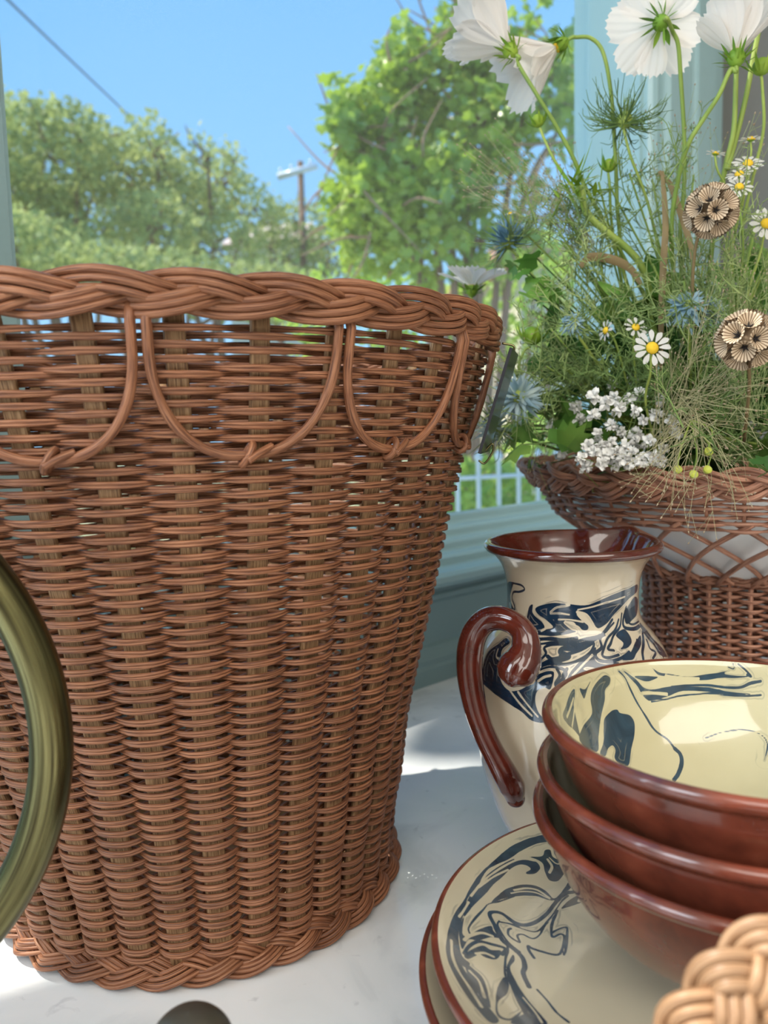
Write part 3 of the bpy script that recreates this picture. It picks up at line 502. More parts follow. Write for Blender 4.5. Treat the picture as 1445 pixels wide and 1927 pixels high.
PLATE_SHAPES = [('p',[[-0.1096,0.0454],[-0.1027,0.0581],[-0.0945,0.07],[-0.0869,0.0782],[-0.079,0.0847],[-0.081,0.081],[-0.0875,0.0727],[-0.0955,0.0626],[-0.1034,0.0504],[-0.1102,0.0379],[-0.1142,0.0295]]),('p',[[-0.1182,0.0273],[-0.1128,0.0356],[-0.1154,0.0245],[-0.1175,0.016],[-0.1181,0.0072],[-0.1173,-0.001],[-0.1141,-0.0045],[-0.1173,-0.0087],[-0.1201,-0.0037],[-0.1206,0.0058],[-0.1202,0.0164]]),('p',[[-0.0561,0.1066],[-0.0529,0.1016],[-0.0493,0.0947],[-0.0473,0.0928],[-0.0506,0.0904],[-0.0535,0.0937],[-0.0536,0.0988],[-0.0561,0.1013]]),('p',[[-0.0562,0.1068],[-0.0552,0.1027],[-0.0628,0.0995],[-0.0724,0.0927],[-0.0825,0.0833],[-0.0902,0.077],[-0.097,0.0699],[-0.1027,0.0581],[-0.1096,0.0454],[-0.1128,0.0356],[-0.1167,0.0259],[-0.1182,0.0177],[-0.1195,0.0094],[-0.1196,0.001],[-0.118,-0.0088],[-0.1155,-0.0157],[-0.1128,-0.026],[-0.1085,-0.0342],[-0.1058,-0.0406],[-0.11,-0.0444],[-0.1153,-0.0369],[-0.1198,-0.0271],[-0.1228,-0.0173],[-0.1248,-0.0093],[-0.125,-0.0005],[-0.1237,0.0092],[-0.1214,0.0203],[-0.1179,0.0305],[-0.1131,0.0406],[-0.108,0.0527],[-0.1018,0.0649],[-0.0935,0.0764],[-0.0833,0.0893],[-0.0715,0.0993],[-0.0623,0.1047]]),('p',[[-0.0699,0.0886],[-0.0615,0.0911],[-0.0591,0.0956],[-0.0557,0.0965],[-0.0553,0.092],[-0.0514,0.09],[-0.0471,0.0905],[-0.0468,0.0862],[-0.0499,0.0822],[-0.0538,0.0762],[-0.0568,0.0734],[-0.0608,0.0738],[-0.0622,0.0796],[-0.0622,0.0856],[-0.0658,0.0881]]),('p',[[-0.0928,0.0705],[-0.087,0.077],[-0.0792,0.0828],[-0.0719,0.0864],[-0.066,0.086],[-0.0645,0.0818],[-0.0686,0.0769],[-0.0738,0.0758],[-0.0711,0.0811],[-0.076,0.0815],[-0.0819,0.077],[-0.0882,0.0689],[-0.094,0.0616],[-0.101,0.0504],[-0.1088,0.0385],[-0.1134,0.0299],[-0.1102,0.0412],[-0.103,0.0536]]),('p',[[-0.0858,0.0618],[-0.077,0.0669],[-0.0695,0.0677],[-0.0646,0.0646],[-0.0618,0.0592],[-0.0574,0.0627],[-0.0513,0.0719],[-0.0485,0.0768],[-0.0494,0.0699],[-0.0548,0.0642],[-0.0617,0.0576],[-0.0664,0.0582],[-0.0711,0.0597],[-0.0804,0.0578],[-0.0907,0.0523],[-0.0978,0.0467],[-0.092,0.0553]]),(0.0012,[[-0.0488,0.0654],[-0.055,0.0633],[-0.0617,0.0551],[-0.0681,0.0459],[-0.0759,0.0383],[-0.0821,0.0353],[-0.0869,0.0364],[-0.0923,0.0411],[-0.097,0.0407],[-0.0994,0.0377],[-0.0978,0.0308],[-0.0953,0.0207],[-0.0905,0.0159],[-0.0872,0.0103],[-0.0872,0.0038],[-0.0888,-0.0016],[-0.0877,-0.0104]]),(0.0005,[[-0.0894,0.0312],[-0.091,0.0296],[-0.0913,0.0253],[-0.0867,0.0216],[-0.0869,0.0266],[-0.0838,0.028],[-0.0793,0.0254],[-0.0749,0.0291],[-0.0705,0.0375],[-0.0653,0.0449],[-0.058,0.0565],[-0.053,0.062]]),(0.0005,[[-0.0948,0.035],[-0.0961,0.0312],[-0.0932,0.0215],[-0.0877,0.0143]]),(0.0005,[[-0.0944,0.0344],[-0.0887,0.0345],[-0.0818,0.0318],[-0.0759,0.0314],[-0.069,0.039]]),(0.0007,[[-0.0616,0.049],[-0.0669,0.0379],[-0.0691,0.029],[-0.0685,0.027],[-0.0644,0.0294],[-0.063,0.0267],[-0.0661,0.0177],[-0.0696,0.0132],[-0.0765,0.0156],[-0.0813,0.018],[-0.0827,0.0195],[-0.0829,0.0161],[-0.0814,0.0107]]),(0.0007,[[-0.0686,0.0302],[-0.0652,0.0328],[-0.0608,0.0348],[-0.0602,0.0327],[-0.0644,0.0176],[-0.0663,0.0132]]),('p',[[-0.0596,0.0504],[-0.0549,0.0564],[-0.0487,0.0618],[-0.0469,0.0617],[-0.0492,0.0566],[-0.0462,0.0565],[-0.0514,0.0537],[-0.0562,0.0515]]),('p',[[-0.1135,0.0159],[-0.1068,0.0237],[-0.0999,0.0296],[-0.0992,0.0261],[-0.0965,0.0223],[-0.1015,0.0207],[-0.1078,0.0156],[-0.113,0.0134],[-0.1168,0.0046],[-0.1175,0.0108],[-0.117,0.0196],[-0.1134,0.0299],[-0.1156,0.0173]]),('p',[[-0.1165,0.0005],[-0.1117,0.0073],[-0.1061,0.0126],[-0.1025,0.0112],[-0.0973,0.0124],[-0.1004,0.0053],[-0.1057,0.0042],[-0.1088,0.0048],[-0.1146,-0.0015]]),('p',[[-0.1171,-0.0051],[-0.1126,-0.0079],[-0.1092,-0.0124],[-0.1082,-0.022],[-0.1083,-0.0331],[-0.1118,-0.0284],[-0.115,-0.0187]]),('p',[[-0.0988,-0.0065],[-0.0969,-0.011],[-0.0992,-0.0188],[-0.1038,-0.0254],[-0.1053,-0.0332],[-0.1041,-0.0369],[-0.1,-0.0359],[-0.0937,-0.0273],[-0.0987,-0.0364],[-0.1044,-0.039],[-0.1064,-0.0361],[-0.1057,-0.0283],[-0.1029,-0.0158]]),('p',[[-0.0916,0.0113],[-0.0916,0.0072],[-0.0947,0.0012],[-0.0934,-0.0078],[-0.0906,-0.018],[-0.087,-0.0262],[-0.0841,-0.0344],[-0.0915,-0.0365],[-0.0946,-0.0258],[-0.0965,-0.014],[-0.097,-0.003],[-0.0951,0.0042]]),(0.0009,[[-0.1165,0.0015],[-0.113,0.0089],[-0.1079,0.0147],[-0.1019,0.0157],[-0.0949,0.015],[-0.0971,0.0098]]),(0.0006,[[-0.0932,0.0215],[-0.0937,0.014],[-0.0959,0.0071],[-0.0979,-0.0043],[-0.0971,-0.0089]]),(0.0006,[[-0.0842,-0.0118],[-0.0812,-0.0184],[-0.0784,-0.0262],[-0.0744,-0.032]]),(0.0005,[[-0.1118,0.0182],[-0.112,0.0223],[-0.1082,0.0305],[-0.1023,0.0403],[-0.0989,0.0456],[-0.0927,0.0498],[-0.0837,0.0565]]),('p',[[-0.1007,-0.0402],[-0.096,-0.0331],[-0.0895,-0.0278],[-0.0852,-0.0344]])]
PLATE_HOLES = [(0.0012,[[-0.0807,0.0746],[-0.0753,0.0773],[-0.0715,0.0801]]),(0.0006,[[-0.108,0.0475],[-0.0997,0.0617],[-0.0909,0.0723],[-0.081,0.0817],[-0.0736,0.0862],[-0.0659,0.0867]]),(0.0006,[[-0.1161,0.0284],[-0.1131,0.0346],[-0.1098,0.0421]]),(0.0007,[[-0.1218,0.008],[-0.1223,-0.0032],[-0.1206,-0.0127],[-0.1162,-0.0236],[-0.1125,-0.0344]]),(0.0007,[[-0.0829,0.0613],[-0.0757,0.0646],[-0.0693,0.0646],[-0.0638,0.0595]]),(0.0005,[[-0.085,0.0584],[-0.0781,0.0616],[-0.0706,0.0624],[-0.0639,0.0586]]),(0.0008,[[-0.0586,0.0893],[-0.0571,0.0846],[-0.0595,0.0797]]),(0.0005,[[-0.0573,0.0908],[-0.054,0.0872],[-0.0494,0.0881]]),(0.0006,[[-0.103,0.0559],[-0.0933,0.0672],[-0.0839,0.0755]]),(0.0009,[[-0.1151,0.0121],[-0.1121,0.0167],[-0.1056,0.022],[-0.1001,0.0222]]),(0.0005,[[-0.0919,-0.0187],[-0.0882,-0.0274],[-0.0864,-0.034]]),(0.0007,[[-0.115,-0.0101],[-0.1113,-0.0156],[-0.1102,-0.0264]]),(0.0008,[[-0.1103,0.0048],[-0.106,0.0074],[-0.1018,0.0067]])]

# ------------------------------------------------------------------ slip-decorated pottery
def slip_dist(P, shapes, far=0.02):
    """signed distance (metres) of chart points P to poured shapes; ('p', pts) filled outline, (width, pts) trailed line"""
    D = np.full(len(P), far)
    for kind, pts in shapes:
        q = np.asarray(pts, float)
        if kind == 'p': q = spline(q, 4, True); a = q; b = np.roll(q, -1, 0)
        else: q = spline(q, 5); a = q[:-1]; b = q[1:]
        lo = q.min(0)-0.012; hi = q.max(0)+0.012
        idx = np.where(((P > lo) & (P < hi)).all(1))[0]
        if not len(idx): continue
        for c0 in range(0, len(idx), 20000):
            ii = idx[c0:c0+20000]; X = P[ii]
            ab = b-a; t = ((X[:, None]-a[None])*ab[None]).sum(-1)/np.maximum((ab*ab).sum(-1), 1e-14)[None]; t = np.clip(t, 0, 1)
            dd = np.sqrt((((X[:, None]-a[None])-t[..., None]*ab[None])**2).sum(-1)).min(1)
            if kind == 'p':
                y0 = a[None, :, 1] > X[:, None, 1]; y1 = b[None, :, 1] > X[:, None, 1]
                with np.errstate(divide='ignore', invalid='ignore'):
                    xc = (b[:, 0]-a[:, 0])[None]*(X[:, None, 1]-a[None, :, 1])/(b[:, 1]-a[:, 1])[None]+a[None, :, 0]
                ins = ((y0 != y1) & (X[:, None, 0] < xc)).sum(1) % 2 == 1
                dd = np.where(ins, -dd, dd)
            else: dd = dd-kind
            D[ii] = np.minimum(D[ii], dd)
    return D
def cut(D, P, holes):
    if not holes: return D
    return np.maximum(D, -slip_dist(P, holes))

PIT_AX = np.array([0.141, 0.600]); PITCH_PROF = [(0.034, 0.0), (0.0385, 0.0015), (0.0425, 0.014), (0.0500, 0.034), (0.0590, 0.053), (0.0685, 0.083), (0.0735, 0.110), (0.0750, 0.138), (0.0730, 0.163), (0.0680, 0.180), (0.0612, 0.191), (0.0540, 0.1995), (0.0500, 0.207),
             (0.0487, 0.217), (0.0488, 0.227), (0.0500, 0.2365), (0.0530, 0.2455), (0.0575, 0.2520), (0.0605, 0.2550)]
SPOUT = math.radians(38)
def spout(R, Z, A):
    d = (A-SPOUT+PI) % TAU-PI; h = np.clip((Z-0.225)/0.03, 0, 1)**2
    g1 = np.exp(-(d/0.22)**2); g2 = np.exp(-((np.abs(d)-0.42)/0.18)**2)
    return R*(1+h*(0.15*g1-0.05*g2)), Z+h*(0.0035*g1+0.0015*g2)
pc = (PIT_AX[0], PIT_AX[1], 0)
pit = thing('pitcher', 'cream ceramic pitcher with navy marbled slip and curled red-brown handle', 'pitcher', pc)
V, Q, A, S, R, Z = lathe(PITCH_PROF, 0, pc, 24, warp=spout, theta=np.concatenate([np.linspace(0, PI, 60)[:-1], np.linspace(PI, TAU, 420)]))
ch = np.stack([((A+PI/2+PI) % TAU-PI)*0.065, Z], 1)      # chart: arc round from the side that faces the counter front, height
D = cut(slip_dist(ch, PIT_SHAPES), ch, PIT_HOLES)
me = make_mesh('body', V-np.array(pc), Q, None, M['slip_pitcher'], None, attrs={'slip': D}); link('body', weld(me), pit)
rim = [(0.0605, 0.2550), (0.0640, 0.2562), (0.0658, 0.2588), (0.0648, 0.2618), (0.0620, 0.2628), (0.0590, 0.2605), (0.0550, 0.2540), (0.0495, 0.2440), (0.0462, 0.2320), (0.0455, 0.2200), (0.0470, 0.2080), (0.0540, 0.1940), (0.0640, 0.1800), (0.0700, 0.1600), (0.0710, 0.1350), (0.0650, 0.0850), (0.0550, 0.0500), (0.0400, 0.0200), (0.0, 0.012)]
V, Q, *_ = lathe(rim, 200, pc, 5, warp=spout); me = make_mesh('rim', V-np.array(pc), Q, None, M['chocolate']); link('rim_and_lining', weld(me), pit)
V, Q, *_ = lathe([(0.0, 0.0025), (0.030, 0.0025), (0.034, 0.0)], 60, pc, 2, smoothp=False); link('foot', make_mesh('foot', V-np.array(pc), Q, None, M['terracotta']), pit)
hp = [(970, 1502, .555, .0066), (964, 1482, .551, .0090), (948, 1452, .549, .0086), (928, 1415, .552, .0078), (908, 1372, .556, .0078), (893, 1325, .560, .0083), (884, 1272, .563, .0090), (884, 1230, .564, .0094), (893, 1192, .563, .0092),
      (914, 1168, .559, .0088), (940, 1163, .553, .0084), (966, 1172, .547, .0080), (985, 1190, .541, .0086), (990, 1217, .537, .0100), (985, 1240, .534, .0124), (976, 1256, .532, .0138), (969, 1270, .531, .0132), (964, 1282, .531, .0100), (961, 1292, .531, .0022)]
P = spline([spot(x, y, d) for x, y, d, _ in hp], 8); rr = np.interp(np.linspace(0, len(hp)-1, len(P)), np.arange(len(hp)), [h[3] for h in hp])
vd = unit(spot(930, 1250, 1.0)-EYE)
HPROF = [(0.42, 0.0), (0.52, .16), (0.50, .34), (0.40, .62), (0.22, .88), (0, 1.0), (-.28, .85), (-.42, .45), (-.45, 0), (-.42, -.45), (-.28, -.85), (0, -1.0), (0.22, -.88), (0.40, -.62), (0.50, -.34), (0.52, -.16)]
g = Geo(); tube(g, P, rr*1.0, ref=np.broadcast_to(-vd, P.shape), prof=[(a*1.35, b) for a, b in HPROF]); hd = g.obj('handle', M['chocolate'], pit)
# rounded ends
for e, q, s in ((0, P[0], rr[0]),):
    V, Q, *_ = lathe([(0.0, -s), (s*0.7, -s*0.7), (s, 0), (s*0.7, s*0.7), (0, s)], 20, (0, 0, 0), 4); V = V*np.array([1, 1, 1.0]); d = V@np.outer(vd, vd); V = V-0.42*d
    Geo().add(V+q, Q).obj('handle_end', M['chocolate'], hd)

# bowls
def bowl(label, cx, cy, z0, r, h, shapes, holes, name='bowl'):
    b = thing(name, label, 'bowl', (cx, cy, z0), 'nested red-brown bowls on the plates')
    k = r/0.0935; q = h/0.078
    out = [(0.0, 0.0025), (0.030, 0.0025), (0.0335, 0.0), (0.0375, 0.0005), (0.0395, 0.006), (0.0430, 0.0095), (0.0560, 0.0150), (0.0700, 0.0265), (0.0805, 0.0425), (0.0865, 0.0570), (0.0890, 0.0660), (0.0898, 0.0690), (0.0925, 0.0705), (0.0948, 0.0735), (0.0945, 0.0765), (0.0925, 0.0782), (0.0900, 0.0775)]
    V, Q, *_ = lathe([(a*k, c*q) for a, c in out], 160, (0, 0, 0), 4); link('bowl_body', weld(make_mesh('bowl_body', V, Q, None, M['terracotta'])), b)
    inn = [(0.0900, 0.0775), (0.0885, 0.0740), (0.0868, 0.0660), (0.0830, 0.0545), (0.0765, 0.0415), (0.0660, 0.0285), (0.0520, 0.0185), (0.0350, 0.0130), (0.0150, 0.0110), (0.0, 0.0105)]
    V, Q, A, S, R, Z = lathe([(a*k, c*q) for a, c in inn], 900 if len(shapes) > 3 else 160, (0, 0, 0), 16 if len(shapes) > 3 else 5)
    L = S.max()-S; chart = np.stack([L*np.cos(A), L*np.sin(A)], 1)
    D = cut(slip_dist(chart, shapes), chart, holes)
    link('inner_glaze', weld(make_mesh('inner_glaze', V, Q, None, M['slip_bowl'], None, attrs={'slip': D})), b)
    return b
BW = (0.169, 0.3685)
bowl('lowest of the three nested bowls, resting on the marbled plate, shiny red-brown outside', BW[0]-0.0010, BW[1]-0.001, 0.0905, 0.0975, 0.0740, [('p', [(-0.105, 0.02), (-0.11, 0.0), (-0.105, -0.02), (-0.085, -0.01), (-0.088, 0.01)])], [])
bowl('middle one of the three nested bowls, only its rim and upper wall showing', BW[0]-0.0005, BW[1]+0.000, 0.1110, 0.0955, 0.0740, [], [])
bowl('topmost of the three nested bowls, cream inside with navy marbled slip', BW[0], BW[1], 0.1350, 0.0935, 0.0760, BOWL_SHAPES, BOWL_HOLES)

def plate(label, cx, cy, z0, r, shapes, holes):
    b = thing('plate', label, 'plate', (cx, cy, z0), 'red-brown rimmed plates stacked under the bowls')
    k = r/0.1318
    out = [(0.0, 0.002), (0.060, 0.002), (0.064, 0.0), (0.070, 0.0), (0.074, 0.003), (0.095, 0.0055), (0.115, 0.0100), (0.127, 0.0145), (0.1300, 0.0160), (0.1318, 0.0188), (0.1312, 0.0212), (0.1295, 0.0222), (0.1285, 0.0220)]
    V, Q, *_ = lathe([(a*k, c) for a, c in out], 180, (0, 0, 0), 4); link('plate_body', weld(make_mesh('plate_body', V, Q, None, M['terracotta'])), b)
    V, Q, A, S, R, Z = lathe([(a*k, c) for a, c in [(0.1285, 0.0220), (0.1240, 0.0196), (0.1150, 0.0155), (0.1000, 0.0100), (0.0850, 0.0068), (0.0650, 0.0060), (0.030, 0.0058), (0.0, 0.0058)]], 120, (0, 0, 0), 30 if shapes else 4, theta=np.concatenate([np.linspace(-1.2, 1.6, 90)[:-1], np.linspace(1.6, TAU-1.2, 620)]) if shapes else None)
    chart = np.stack([R*np.cos(A), R*np.sin(A)], 1)/k
    D = cut(slip_dist(chart, shapes), chart, holes)
    link('inner_glaze', weld(make_mesh('inner_glaze', V, Q, None, M['slip_plate'], None, attrs={'slip': D})), b)
plate('topmost plate of the stack, cream with navy marbled swirls, under the bowls', 0.149, 0.356, 0.0850, 0.1318, PLATE_SHAPES, PLATE_HOLES)
for (lb, dx, dy, z, r) in (('second plate from the top of the stack, its rim sticking out to the left', -0.004, 0.000, 0.0705, 0.1340), ('third plate from the top of the stack under the bowls', -0.0005, -0.003, 0.0540, 0.1325),
                       ('fourth plate from the top of the stack, mostly below the picture', 0.002, -0.002, 0.0370, 0.1340), ('fifth plate from the top of the stack, near the counter', 0.0, 0.0, 0.0190, 0.1340), ('lowest plate of the stack, standing on the marble', 0.001, 0.001, 0.0, 0.1340)):
    plate(lb, 0.149+dx, 0.356+dy, z, r, [], [])

# ------------------------------------------------------------------ foreground brass and blond wicker
rc_ = spot(-543, 1432, 0.345); RR = 0.138
rg = thing('brass_ring', 'large aged brass ring standing upright at the left edge of the picture', 'ring', (rc_[0], rc_[1], 0))
fx = unit([1, 0.18, 0]); th = np.arange(220)*TAU/220+PI
P = np.array([rc_+fx*RR*math.cos(t)+UP*RR*math.sin(t) for t in th])
er = (P-rc_)/RR; fy = np.cross(fx, UP)
ringprof = [(1.0, 0), (.9, .42), (.62, .74), (.30, .92), (.22, .98), (.12, 1.0), (0, .94), (-.3, .95), (-.62, .76), (-.9, .42), (-1.0, 0), (-.9, -.42), (-.62, -.76), (-.3, -.95), (0, -1.0), (.3, -.95), (.62, -.76), (.9, -.42)]
g = Geo(); tube(g, P, 0.0098, closed=True, ref=er, prof=ringprof); g.obj('hoop', M['brass'], rg)
g = Geo(); zb = rc_[2]-RR; box(g, [rc_[0]-0.05, rc_[1]-0.028, 0.0], [0.10, 0, 0], [0, 0.056, 0], [0, 0, max(zb-0.004, 0.012)]); g.obj('foot', M['brass'], rg, False)
kc = spot(360, 1980, 0.30)
kb = thing('brass_finial', 'dark round brass knob poking up at the bottom edge before the basket', 'knob', (kc[0], kc[1], 0))
R0 = 0.0165; zt = kc[2]
V, Q, A, S, R, Z = lathe([(0.0, zt+R0), (R0*.5, zt+R0*.87), (R0*.87, zt+R0*.5), (R0, zt), (R0*.87, zt-R0*.5), (R0*.5, zt-R0*.85), (R0*.34, zt-R0*1.1), (R0*.30, zt*0.5), (R0*.5, 0.012), (R0*1.5, 0.006), (R0*1.6, 0.0)], 64, (kc[0], kc[1], 0), 5)
g = Geo(); g.add(V, Q, None, np.stack([A*0.02, Z, R], 1)); g.obj('turned_body', M['dark_metal'], kb)

hb = thing('blond_basket', 'pale blond wicker braided handle at the lower right corner, in front of the bowls', 'basket')
pts = [(1210, 2120, .215), (1290, 1985, .215), (1350, 1900, .215), (1410, 1836, .215), (1480, 1795, .216), (1570, 1790, .217), (1660, 1840, .218), (1730, 1950, .219), (1760, 2100, .22)]
C0 = spline([spot(*p_) for p_ in pts], 22); n = len(C0); T, N, Bn = frames(C0, ref=np.broadcast_to(unit(EYE-spot(1450, 1880, .2)), C0.shape))
L = np.concatenate([[0], np.cumsum(np.linalg.norm(np.diff(C0, axis=0), axis=1))])
for i in range(3):
    a = L/0.041*TAU+TAU*i/3+0.55; g = Geo()
    P = C0+Bn*(0.0062*np.sin(a))[:, None]-N*(0.0030*np.sin(2*a))[:, None]
    Tt = np.gradient(P, axis=0); Tt /= np.linalg.norm(Tt, axis=1, keepdims=True); Sd = np.cross(Tt, N); Sd /= np.linalg.norm(Sd, axis=1, keepdims=True)
    for k in range(3): tube(g, P+Sd*((k-1)*0.0034), 0.00195, m=8, ref=N)
    g.obj('handle_strand', M['reed_blond'], hb)
hc = C0[[0, -1]].mean(0); hr = np.linalg.norm(C0[0]-C0[-1])/2*0.96
for j in range(14):
    z = hc[2]-0.002-j*0.0065
    if z < 0.004: break
    g = Geo(); weaver_row(g, lambda z_: hc[:2], lambda z_: hr-0.0*z_, z, j, 24, 0.002, 0.0022, 0.0030, 0, 6, 0.0002, prof=circle_prof(7)); g.obj('weaver', M['reed_blond'], hb)
for i in range(24):
    t = TAU*i/24; g = Geo(); tube(g, [[hc[0]+hr*math.cos(t), hc[1]+hr*math.sin(t), z] for z in (0.0, max(hc[2], 0.03))], 0.0018, m=6); g.obj('stake', M['reed_blond'], hb)

# ------------------------------------------------------------------ outside the window
def leaf_shape(kind):
    if kind == 'ivy':
        o = [(0, 0), (-.30, -.12), (-.52, .20), (-.30, .38), (-.38, .72), (-.12, .66), (0, 1.0), (.12, .66), (.38, .72), (.30, .38), (.52, .20), (.30, -.12)]
        V = [(0, .35, .0)]+[(x, y, -0.35*abs(x)+0.10*y*y*-1) for x, y in o]; n = len(o)
        return np.array(V), np.array([[0, 1+(i+1) % n, 1+i] for i in range(n)])
    if kind == 'oval':
        o = [(0, 0), (-.26, .28), (-.30, .55), (-.16, .82), (0, 1.0), (.16, .82), (.30, .55), (.26, .28)]
        V = [(0, .5, .05)]+[(x, y, -0.25*abs(x)-0.15*y*y) for x, y in o]; n = len(o)
        return np.array(V), np.array([[0, 1+(i+1) % n, 1+i] for i in range(n)])
    V = [(0, 0, 0), (-.3, .5, -.06), (0, 1, -.1), (.3, .5, -.06)]
    return np.array(V, float), np.array([[0, 2, 1], [0, 3, 2]])
def rand_rot(n, up=0.0):
    a = rng.normal(size=(n, 3)); a[:, 2] += up; a /= np.linalg.norm(a, axis=1, keepdims=True)     # leaf normal
    t = rng.normal(size=(n, 3)); t -= a*(t*a).sum(1, keepdims=True); t /= np.linalg.norm(t, axis=1, keepdims=True)
    return np.stack([np.cross(t, a), t, a], 1)      # rows: x, y, z axes
def leaves(geo, pts, size, kind='diamond', up=0.5):
    V0, T0 = leaf_shape(kind); n = len(pts); R = rand_rot(n, up); s = size*(0.7+0.6*rng.random(n))
    V = np.einsum('vk,nkj->nvj', V0, R)*s[:, None, None]+pts[:, None, :]
    T = T0[None]+(np.arange(n)*len(V0))[:, None, None]; geo.add(V.reshape(-1, 3), None, T.reshape(-1, 3)); return geo
def blob_pts(c, rad, n, shell=0.55):
    d = rng.normal(size=(n, 3)); d /= np.linalg.norm(d, axis=1, keepdims=True)
    r = shell+(1-shell)*rng.random(n)**0.6
    lump = 1+0.14*np.sin(d[:, 0]*7+c[0])*np.cos(d[:, 2]*6+c[2])+0.10*np.sin(d[:, 1]*13+d[:, 2]*9)
    return c+d*(r*lump)[:, None]*np.asarray(rad)
def branch(geo, a, b, r0, r1, sag=0.1, n=8):
    a, b = np.asarray(a, float), np.asarray(b, float); m = (a+b)/2+rng.normal(size=3)*sag*np.linalg.norm(b-a)
    P = spline([a, m, b], n); tube(geo, P, np.linspace(r0, r1, len(P)), m=6)
GZ = -2.4
g = Geo(); box(g, [-40, 1.7, GZ-0.2], [80, 0, 0], [0, 75, 0], [0, 0, 0.2])
gm = mat('garden_ground', lin(150, 150, 96), 0.9); gn = noise(gm, nodes(gm)[0].new('ShaderNodeTexCoord').outputs['Object'], 1.5, 4.0)
nodes(gm)[1].new(ramp(gm, gn.outputs[0], [(0.35, lin(112, 134, 70)), (0.55, lin(176, 170, 130)), (0.7, lin(206, 192, 160))]).outputs[0], nodes(gm)[2].inputs['Base Color'])
go = g.obj('ground', gm, None, False); go['kind'] = 'structure'

def tree(name, label, blobs, depth, size, per, thick, group, leafm, kind='diamond', cat='tree', trunk_px=None):
    """blobs: (px, py, half width, half height) of each bough as seen in the photograph, stood at its real distance"""
    c0 = spot(blobs[0][0], blobs[0][1], depth); t = thing(name, label, cat, (c0[0], c0[1], GZ), group)
    f = Geo(); w = Geo(); x0 = np.array([c0[0], c0[1], GZ]); fork = x0+UP*max(0.35*(c0[2]-GZ), 0.4)
    tr = 0.035*depth**0.5 if depth > 6 else 0.03; branch(w, x0, fork, tr*1.4, tr, 0.02)
    for (px, py, rx, ry) in blobs:
        dd = depth*(1+0.06*rng.normal()); c = spot(px, py, dd); rad = np.array([rx/FPX*dd, thick, ry/FPX*dd])
        leaves(f, blob_pts(c, rad, int(per*rx*ry/8000)), size, kind); branch(w, fork, c, tr*0.7, tr*0.2, 0.08)
        for k in range(5): branch(w, c+rng.normal(size=3)*rad*0.1, c+rng.normal(size=3)*rad*0.45, tr*0.25, tr*0.06, 0.1, 4)
    w.obj('trunk', M['bark'], t); fo = f.obj('foliage', leafm, t, False); fo['kind'] = 'stuff'; return t
TG = 'trees beyond the window, left'
tree('garden_tree', 'tallest of the far olive-green trees, at the left edge behind the basket', [(85, 290, 105, 85), (40, 250, 70, 60), (150, 260, 60, 50), (60, 420, 110, 100), (0, 350, 80, 120)], 17, 0.17, 1500, 1.6, TG, M['tree_leaf'])
tree('garden_tree', 'broad far olive-green tree second from the left, under the end of the cable', [(250, 340, 90, 80), (200, 300, 60, 60), (300, 290, 50, 50), (190, 430, 110, 80), (290, 440, 90, 70), (330, 360, 60, 60)], 18.5, 0.17, 1500, 1.6, TG, M['tree_leaf'])
tree('garden_tree', 'airy far tree in the middle with sky showing through its crown', [(410, 350, 55, 60), (370, 400, 70, 60), (440, 310, 30, 35), (470, 400, 60, 60), (400, 470, 100, 60), (390, 290, 25, 25)], 20, 0.17, 1150, 1.6, TG, M['tree_leaf'])
tree('garden_tree', 'low far tree in front of the utility pole', [(570, 430, 70, 50), (510, 420, 50, 50), (620, 470, 70, 60), (540, 490, 90, 50)], 22, 0.17, 1200, 1.6, TG, M['tree_leaf'])
tree('garden_tree', 'yellowish bush low at the far left below the tall tree', [(90, 480, 110, 70), (30, 470, 70, 80), (190, 520, 120, 60), (320, 530, 140, 50), (480, 550, 140, 50)], 14, 0.14, 1500, 1.2, TG, M['tree_leaf'], cat='bush')

cr = thing('creeper_bush', 'tall sunlit leafy creeper bush outside the window, between basket and wildflowers', 'bush', tuple(np.array([*spot(860, 700, 4.2)[:2], GZ])))
blobs = [(860, 190, 150, 150, 1.15), (700, 250, 75, 90, 1.3), (730, 170, 60, 60, 1.2), (760, 110, 50, 45, 1.1), (650, 250, 38, 55, 1.2), (655, 390, 50, 70, 1.2), (720, 380, 90, 90, 1.2), (820, 360, 110, 100, .85), (900, 90, 80, 60, 1.1), (850, 60, 40, 30, 1.0),
         (930, 240, 90, 110, .45), (1010, 170, 90, 90, .45), (1060, 110, 60, 50, .5), (1085, 190, 50, 60, .5), (960, 380, 90, 80, .22), (700, 470, 70, 50, 1.0), (820, 480, 120, 60, .35), (640, 180, 22, 22, .7), (950, 480, 100, 60, .15), (1060, 260, 60, 40, .25), (990, 30, 40, 25, .4)]
pts = []
for (px, py, rx, ry, dens) in blobs:
    dd = 4.2+0.12*rng.normal(); pts.append(blob_pts(spot(px, py, dd), np.array([rx/FPX*dd, 0.28, ry/FPX*dd]), int((dens+.12)*rx*ry/17), 0.35))
pts = np.concatenate(pts); near = np.argsort(pts[:, 1]-0.25*pts[:, 2]+0.1*rng.random(len(pts)))
off = parent_world(cr)
for i in near[:300]:
    g = Geo(); leaves(g, pts[i:i+1], 0.070, 'ivy', 0.2); g.obj('leaf', M['ivy_leaf'], cr, False)
f = Geo(); leaves(f, pts[near[300:]], 0.056, 'ivy'); fo = f.obj('foliage', M['ivy_leaf'], cr, False); fo['kind'] = 'stuff'
w = Geo(); root = np.array([*spot(880, 700, 4.25)[:2], GZ])
